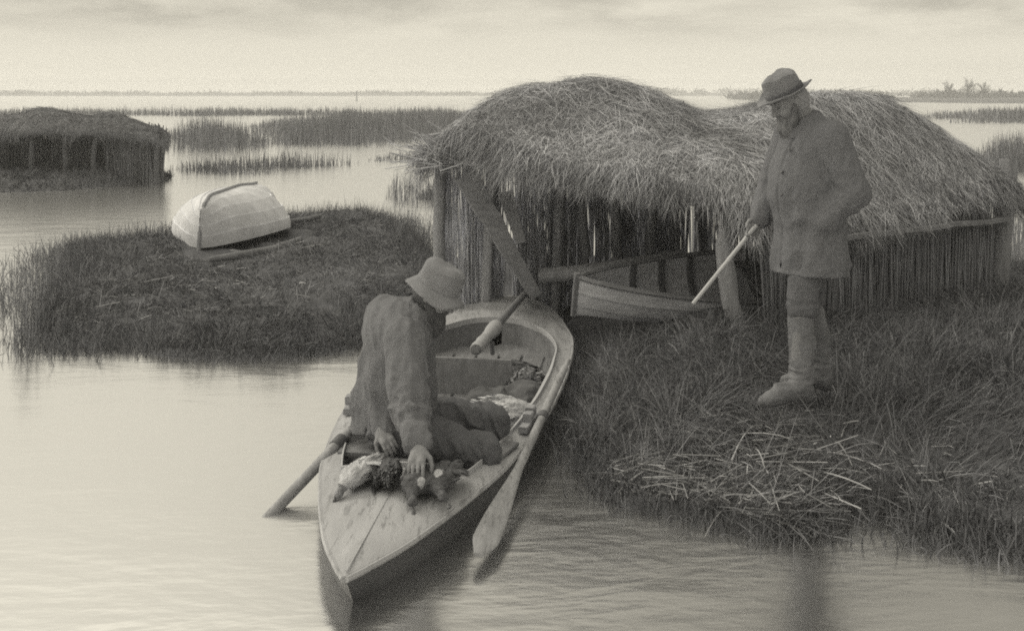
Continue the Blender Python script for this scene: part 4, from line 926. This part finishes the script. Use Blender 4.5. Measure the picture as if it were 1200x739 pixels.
def beard(parent, HP, n, L_, m, fin, wide=1.0, dirn=(.25, 0, -1)):
    y = rng.uniform(-1, 1, n); t = rng.random(n); base = []
    for yy, tt in zip(y, t):
        x = .088 - .095 * abs(yy) ** 1.6; z = -.045 - .055 * tt * (1 - .4 * abs(yy)) + .05 * max(0, abs(yy) - .55); base.append(HP(x - .006 - .012 * tt, yy * .062 * wide, z))
    base = np.array(base); Hm = np.column_stack([HP(1, 0, 0) - HP(0, 0, 0), HP(0, 1, 0) - HP(0, 0, 0), HP(0, 0, 1) - HP(0, 0, 0)])
    dl = np.column_stack([.35 + rng.normal(0, .2, n), y * .35 + rng.normal(0, .15, n), -1 + rng.normal(0, .2, n)]); d = dl @ Hm.T; d[:, 2] -= .4
    V, Q = strands(base, d, rng.uniform(*L_, n), rng.uniform(.0025, .0045, n), .1, 3)
    S2 = SDF(HP(0, 0, -.06) - .16, HP(0, 0, -.06) + .16, .005)
    S2.ell(HP(.056, 0, -.098), (.050, .060 * wide, .056), Hm, .02); S2.ell(HP(.085, 0, -.135), (.040, .046 * wide, .060), Hm, .03)
    for sg in (1, -1): S2.cone(HP(.006, sg * .068, -.02), HP(.045, sg * .050, -.085), .017, .030, .02); S2.cone(HP(.094, sg * .006, -.046), HP(.076, sg * .038, -.066), .012, .011, .008)
    S2.wrinkle(lambda P: .007 * vnoise(P * np.array([70, 70, 22]))); Vs, Qs = S2.mesh()
    V, Q = join((Vs, Qs), (V, Q)); return fin(mesh_np('beard', V, [Q], m, parent, True))
beard(man, HP, 1500, (.03, .085), M['hair'], sm)
S2 = SDF(HP(-.03, 0, 0) - .17, HP(-.03, 0, 0) + .17, .005); S2.ell(HP(-.030, 0, .0), (.092, .084, .090), Mh, .01); S2.cut(HP(.0, 0, 0), HP(1, 0, .15) - HP(0, 0, 0)); S2.wrinkle(lambda P: .004 * vnoise(P * np.array([60, 60, 30]))); sm(S2.build('hair', M['hair'], man))

# shotgun under his arm
g = empty('shotgun', D(888, 263, 6.62)); tag(g, 'slim gun sloping muzzle down from the standing man\'s right hand', 'shotgun')
g0 = D(889, 261, 6.62); g1 = D(812, 356, 6.50); gdv = (g1 - g0) / np.linalg.norm(g1 - g0)
mb = MB(); mb.tube([g0 - gdv * .02, g0 + gdv * .25, g1], [.0130, .0120, .0108], 12); sidev = np.cross(gdv, (0, 0, 1)); sidev /= np.linalg.norm(sidev); place2(mb.build('barrel', M['steel'], g), g)
mb = MB(); mb.tube([g0 + gdv * .02, g0 - gdv * .08, g0 - gdv * .16 + [0, .01, -.01], g0 - gdv * .30 + [.0, .03, -.03], g0 - gdv * .42 + [0, .04, -.06]], [.016, .022, .018, .026, .034], 10, squash=.8); place2(mb.build('stock', M['stock'], g), g)
mb = MB(); q = g0 - gdv * .08; tt = np.linspace(0, np.pi, 8); mb.tube([q + gdv * .05 * math.cos(x) + np.array([0, 0, -.02 - .035 * math.sin(x)]) for x in tt], .003, 6); place2(mb.build('trigger_guard', M['steel'], g), g)

# ---- seated man, modelled in world space
HC2 = np.array([-.385, 5.99, .985]); HF2 = np.array([.80, -.22, -.48])
PEL = np.array([-.60, 6.16, .32]); NK = np.array([-.455, 6.02, .885])
RA = [np.array([-.525, 5.89, .79]), np.array([-.490, 5.70, .50]), np.array([-.425, 5.47, .372])]
LA = [np.array([-.655, 6.22, .84]), np.array([-.715, 6.19, .58]), np.array([-.65, 5.93, .32])]
S_ = SDF((-.95, 5.15, .03), (.02, 6.85, 1.14), .0058)
Mh2, HP2 = head_sdf(S_, HC2, HF2)
S_.cone(NK + [-.03, .02, -.03], HC2 + [-.03, .02, -.04], .062, .058, .04)
S_.chain([PEL, (-.58, 6.12, .6), (-.55, 6.08, .80)], [.13, .13, .11], .06)
for A in (RA, LA): S_.chain(A, [.055, .043, .030], .03)
LEG1 = [np.array([-.57, 6.06, .28]), np.array([-.150, 5.96, .205]), np.array([-.16, 6.38, .10])]; LEG2 = [np.array([-.57, 6.27, .30]), np.array([-.11, 6.28, .265]), np.array([-.10, 6.64, .11])]
for A in (LEG1, LEG2): S_.chain(A, [.08, .055, .042], .03); S_.cone(A[2], A[2] + [.03, .17, -.025], .04, .03, .03)
hand_sdf(S_, RA[2], (-.06, -.80, -.36), (.1, .25, -1), .32, 1.08, thumb=-1)
hand_sdf(S_, LA[2], (.45, -.75, -.35), (.3, .2, -1), .4, 1.0, thumb=1)
eyemi2 = lambda c: (np.minimum(np.linalg.norm(c - HP2(.079, .032, .004), axis=1), np.linalg.norm(c - HP2(.079, -.032, .004), axis=1)) < .0085).astype(int)
sit = S_.build('person', [M['skin'], M['eye']], None, eyemi2); org = np.array([-.6, 6.15, .04])
def ss(o):
    if o is sit: o.data.transform(Matrix.Translation(tuple(-org))); o.location = org
    else: o.data.transform(Matrix.Translation(tuple(-org)))
    return o
ss(sit); tag(sit, 'seated man in a drooping brimmed hat reaching down to dead birds on the punt', 'person')
S_ = SDF((-1.0, 5.32, .12), (-.15, 6.60, 1.02), .006)
S_.cone((-.555, 6.06, .76), (-.58, 6.12, .45), .170, .188, .06, sq=((1, 0, 0), .92)); S_.cone(RA[0] + [-.0, .03, -.02], LA[0] + [.02, -.02, -.03], .118, .118, .06); S_.ell((-.61, 6.12, .78), (.13, .18, .12), None, .07)
S_.cone((-.59, 6.13, .5), (-.61, 6.17, .27), .18, .205, .05, sq=((0, 1, 0), .9)); S_.cone((-.52, 6.03, .82), NK + [.01, 0, .015], .12, .085, .05)
S_.cone((-.65, 6.12, .8), (-.74, 6.16, .40), .085, .07, .05)
RW = RA[1] + .84 * (RA[2] - RA[1]); S_.chain([RA[0], RA[1], RW], [.100, .090, .060], .012); S_.cone(RW - (RA[2] - RA[1]) * .06, RW + (RA[2] - RA[1]) * .02, .066, .064, .006); S_.chain(LA, [.10, .085, .062], .012)
inner = S_.f.copy(); S_.cut((-.7, 6.1, .255), (-.1, .05, -1)); S_.cut(NK + [.02, 0, .035], (.5, -.1, .85))
zz = S_.ax[2][None, None, :]; S_.f = np.where(zz < .30, np.maximum(S_.f, -(inner + .022)), S_.f)
def fold2(P):
    a = .006 * vnoise(np.column_stack([P[:, 0] * 7, P[:, 1] * 7, P[:, 2] * 3]) + 14)
    arm = np.exp(-((P[:, 0] + .48) ** 2 + (P[:, 1] - 5.66) ** 2 + (P[:, 2] - .47) ** 2) / .03); Pr = np.column_stack([P[:, 0], P[:, 1] - .45 * P[:, 2], P[:, 2] + .4 * P[:, 1]]); a -= .009 * ridge(Pr, (9, 8, 2.6), 12.0) + .005 * ridge(Pr, (18, 16, 4), 2.0) + .002 * ridge(P, (30, 30, 14), 5.0) + arm * .014 * ridge(Pr, (7, 9, 20), 1.0)
    bk = np.exp(-((P[:, 0] + .75) ** 2) / .02) * np.clip((.75 - P[:, 2]) / .3, 0, 1); a -= bk * .018 * ridge(P, (3, 9, 2.5), 3.0)
    return a
S_.wrinkle(fold2); ss(S_.build('coat', M['coat2'], sit))
S_ = SDF((-.85, 5.75, .02), (.08, 6.90, .48), .006)
for A in (LEG1, LEG2): S_.chain(A, [.122, .088, .076], .04)
S_.cone((-.6, 6.08, .30), (-.6, 6.25, .30), .135, .135, .05)
S_.wrinkle(lambda P: .008 * vnoise(P * 12) - .013 * ridge(np.column_stack([P[:, 0] + .4 * P[:, 2], P[:, 1], P[:, 2]]), (14, 5, 9), 8.0) - .004 * ridge(P, (24, 20, 20), 3.0)); ss(S_.build('trousers', M['trouser'], sit))
for A in (LEG1, LEG2):
    S_ = SDF(A[2] - [.16, .2, .10], A[2] + [.2, .34, .2], .006); S_.cone(A[2] + (A[1] - A[2]) * .3, A[2], .075, .062, .02); S_.cone(A[2], A[2] + [.03, .19, -.03], .055, .042, .03); S_.cut((0, 0, .045), (0, 0, -1)); ss(S_.build('boot', M['boot'], sit))
HM2 = frame(np.array([.78, -.24, -.40]))
mb, band = hat_mesh(.106, .122, .152, HP2(-.006, 0, .040), HM2, side_up=.0, droop=.038, dent=.004, nseed=2.1, flat=.87)
ss(mb.build('hat', M['hat2'], sit)); ss(band.build('hat_band', M['hat2'], sit))
beard(sit, HP2, 500, (.02, .045), M['darkhair'], ss)
S2 = SDF(HP2(-.03, 0, 0) - .17, HP2(-.03, 0, 0) + .17, .006); S2.ell(HP2(-.030, 0, .0), (.092, .084, .088), Mh2, .01); S2.cut(HP2(.0, 0, 0), HP2(1, 0, .15) - HP2(0, 0, 0)); ss(S2.build('hair', M['darkhair'], sit))

# ------------------------------------------------------------------ dead wildfowl
def duck(loc, rz, label, mats, roll=0.0, sc=1.0, neck=(.6, .35), belly_up=False, patch_c=(.02, .05, .06)):
    """plump duck lying on its breast: x along the body, neck stretched forward"""
    S2 = SDF((-.24, -.16, -.03), (.34, .16, .22), .005)
    S2.ell((0, 0, .062), (.135, .078, .062), None, .02); S2.cone((-.10, 0, .06), (-.20, 0, .045), .038, .012, .04, sq=((0, 0, 1), .5)); S2.ell((.08, 0, .055), (.07, .062, .05), None, .03)
    nx_, ny_ = neck; p = np.array([.12, 0, .06]); q = p + np.array([.075 * nx_, .075 * ny_, -.012]); r = q + np.array([.05 * nx_, .06 * ny_, -.018]); S2.cone(p, q, .036, .023, .03); S2.cone(q, r, .023, .021, .02)
    dv = (r - q) / np.linalg.norm(r - q); h_ = r + dv * .022; S2.ell(h_, (.030, .025, .024), None, .015); S2.cone(h_ + dv * .025, h_ + dv * .068 + [0, 0, -.006], .011, .009, .01, sq=((0, 0, 1), .55))
    for sg in (1, -1): S2.ell((-.03, sg * .070, .072), (.125, .020, .044), None, .008)
    S2.wrinkle(lambda P: .0045 * vnoise(P * np.array([30, 60, 60])) + .003 * vnoise(P * 90))
    def mi(c):
        m = np.zeros(len(c), int); hd = np.linalg.norm(c - h_, axis=1) < .05; m[hd] = 1; m[(c - h_) @ dv > .026] = 2
        m[np.linalg.norm((c - np.array(patch_c)) / [1, .6, 1], axis=1) < .036] = 3; return m
    V, Q = S2.mesh(); qc = V[Q].mean(1); qn = np.cross(V[Q[:, 2]] - V[Q[:, 0]], V[Q[:, 3]] - V[Q[:, 1]]); qn /= np.linalg.norm(qn, axis=1)[:, None] + 1e-9
    k = rng.choice(len(Q), 800); k = k[(qc[k, 2] > .01) & ((qc[k] - h_) @ dv < .02)]; fl = np.where(qc[k, 0] > .1, .016, .034) * rng.uniform(.7, 1.3, len(k))
    Vf, Qf = strands(qc[k] - qn[k] * .001, np.column_stack([-np.ones(len(k)), rng.normal(0, .25, len(k)), np.zeros(len(k))]) + qn[k] * .07, fl, fl * .42, .1, 2, .35, side=qn[k] + rng.normal(0, .25, (len(k), 3)))
    mq = mi(qc); V, Qa = join((V, Q), (Vf, Qf)); mq = np.concatenate([mq, np.repeat(mq[k], 2)])
    o = mesh_np('dead_duck', V, [Qa], [M[mats[0]], M[mats[1]], M['bill'], M[mats[2]]], None, True, mq)
    o.location = loc; o.rotation_euler = (R(roll), 0, rz); o.scale = (sc,) * 3
    # a part-open wing over the back
    nf = 16; t = np.linspace(0, 1, nf); base = np.column_stack([.05 - .12 * t, np.full(nf, .085), .095 - .02 * t]); d = np.column_stack([-np.ones(nf), .1 + .5 * t[::-1], -.25 - .3 * rng.random(nf)])
    V, Q = strands(base, d, .075 + .06 * t, .022, .2, 3, .5, side=np.tile([0, .9, .6], (nf, 1)))
    mesh_np('wing', V, [Q], M[mats[0]], o, True)
    return tag(o, label, 'dead bird', 'dead wildfowl in the punt')
def on_deck(px, py, dz=.0):
    p = G(px, py, .20); q = p[:2] - PUNT_A; s = q @ ax; x = q @ nx; return (p[0], p[1], float(deckz(np.array(s), abs(x))) + dz)
duck(on_deck(427, 566, .012), R(-110), 'pale breasted dead bird at the left end of the foredeck row', ('featherp', 'featherm', 'featherp'), roll=25, sc=.86, neck=(.4, -.3))
duck(on_deck(458, 566, .012), R(95), 'small dark dead bird between the pale bird and the man\'s hand', ('featherd', 'featherd', 'featherm'), roll=-20, sc=.75)
duck(on_deck(491, 574, .010), R(-110), 'dark dead duck held under the seated man\'s hand', ('featherd', 'featherd', 'featherp'), roll=-10, sc=.85, patch_c=(.10, .04, .08))
duck(on_deck(519, 570, .010), R(-100), 'dark dead duck with a white patch at the right end of the row', ('featherd', 'featherd', 'featherp'), roll=12, sc=.9, patch_c=(.09, .02, .1))
duck((-.06, 7.05, .06), R(20), 'pale winged dead bird in the cockpit beside the man\'s knee', ('featherp', 'featherm', 'featherd'), roll=30, sc=1.1)
duck((.10, 7.75, .07), R(70), 'dead bird with white breast lying right of the upright board', ('featherm', 'featherp', 'featherp'), roll=-40, sc=1.1)
duck((.00, 8.05, .06), R(150), 'dark dead duck heaped behind the white breasted bird in the cockpit', ('featherd', 'featherm', 'featherp'), roll=20, sc=1.1)
duck((-.20, 6.75, .06), R(-40), 'mottled dead duck lying behind the seated man\'s knees', ('featherm', 'featherd', 'featherp'), roll=60, sc=1.1)

S2 = SDF((-.34, 7.0, .0), (.30, 7.62, .30), .007)
S2.ell((-.06, 7.30, .10), (.20, .17, .085), None, .03); S2.ell((.08, 7.38, .14), (.10, .10, .07), None, .03); S2.ell((-.18, 7.25, .12), (.09, .10, .08), None, .03)
S2.wrinkle(lambda P: -.016 * ridge(P, (9, 9, 9), 1.0) + .006 * vnoise(P * 30)); tag(S2.build('canvas_bag', M['canvas2']), 'crumpled dark canvas bag lying in the cockpit before the upright board', 'bag')
th = np.linspace(0, 2 * np.pi * 5, 160); rr = .10 + .012 * np.sin(th * .37); mb = MB(); mb.tube(np.column_stack([.10 + rr * np.cos(th) * 1.1, 8.02 + rr * np.sin(th), .055 + th * .0022 + .006 * np.sin(th * 1.7)]), .010, 6)
tag(mb.build('rope_coil', M['cutreed']), 'coil of rope lying on the punt floor behind the upright board', 'rope')

# ------------------------------------------------------------------ distance
mb = MB(); q = G(418, 109.9, 0); q = G(418, 116, 0); Yp = 260.0; mb.tube([((418 - 600) / F * Yp, Yp, -.3), ((418 - 600) / F * Yp, Yp, .9), ((418 - 600) / F * Yp, Yp, 2.05)], [.16, .15, .13], 8)
mb.tube([((418 - 600) / F * Yp, Yp, 2.05), ((418 - 600) / F * Yp, Yp, 2.2)], [.22, .18], 8)
tag(mb.build('mooring_post', M['post']), 'lone dark channel post standing far out in the open water', 'post')
def bare_tree(x, y, h, label):
    r = empty('bare_tree', (x, y, .4)); tag(r, label, 'tree', 'bare trees on the far bank')
    mb = MB(); mb.tube([(0, 0, -.3), (.05, 0, h * .3), (.02, 0, h * .55)], [.22, .16, .10], 7); mb.build('trunk', M['bark'], r)
    mb = MB(); tips = []
    for k in range(22):
        a = rng.random() * 6.28; z0 = h * rng.uniform(.22, .55); L0 = h * rng.uniform(.3, .5); el = rng.uniform(.3, 1.25); d = np.array([math.cos(a) * math.cos(el), math.sin(a) * math.cos(el), math.sin(el)]); p0 = np.array([.03, 0, z0]); p1 = p0 + d * L0 * .6; p2 = p1 + (d + [0, 0, .3]) * L0 * .4
        mb.tube([p0, p1, p2], [.06, .04, .02], 5); tips += [p1, (p1 + p2) / 2, p2]
    tips = np.array(tips)[rng.integers(0, len(tips), 1100)]; n = len(tips); d = rng.normal(0, 1, (n, 3)) + [0, 0, .5]
    v, q = strands(tips, d, rng.uniform(.3, .9, n) * h / 5, .035, .1, 2); mb.add(v, q); mb.build('crown', M['bark'], r)
for px, hh, lb in ((1112, 4.1, 'leftmost of the three bare trees on the far right bank'), (1134, 5.0, 'tallest bare tree, middle of the three on the far right bank'), (1153, 4.0, 'rightmost of the three bare trees on the far right bank')):
    Yt = 285.0; bare_tree((px - 600) / F * Yt, Yt, hh, lb)
def far_wood(name, x0, x1, y, n, hmax, m):
    k = int((x1 - x0) / 7); cx_ = rng.uniform(x0, x1, k); ch = hmax * (.45 + .55 * rng.random(k)) * (.8 + .3 * np.sin(cx_ * .013)); cw = rng.uniform(4, 9, k)
    i = rng.integers(0, k, n); u = rng.normal(0, .45, (n, 3)); p = np.column_stack([cx_[i] + u[:, 0] * cw[i], y + 20 + u[:, 1] * 20 , ch[i] * np.clip(.5 + u[:, 2] * .55, 0.02, 1)])
    d = rng.normal(0, 1, (n, 3)) + [0, 0, .3]; V, Q = strands(p, d, rng.uniform(.8, 2.2, n), rng.uniform(.4, 1.0, n), .1, 2); return tag(mesh_np(name, V, [Q], m, smooth=False), kind='stuff')
far_wood('far_wood', -480, 480, 615, 22000, 4.2, M['farland'])
far_wood('far_hedge', 60, 190, 300, 9000, 1.6, M['farland'])

# ------------------------------------------------------------------ haze over the marsh
hz = bpy.data.materials.new('haze'); hz.use_nodes = True; t = hz.node_tree; t.nodes.clear()
pv = nd(t, 'ShaderNodeVolumePrincipled'); pv.inputs['Density'].default_value = 0.0014; pv.inputs['Color'].default_value = (.95, .95, .95, 1); pv.inputs['Anisotropy'].default_value = 0.0
ou = nd(t, 'ShaderNodeOutputMaterial'); t.links.new(pv.outputs[0], ou.inputs['Volume'])
mb = MB(); mb.box((0, 730, 4.5), (3200, 1700, 11)); tag(mb.build('haze', hz, smooth=False), kind='stuff')
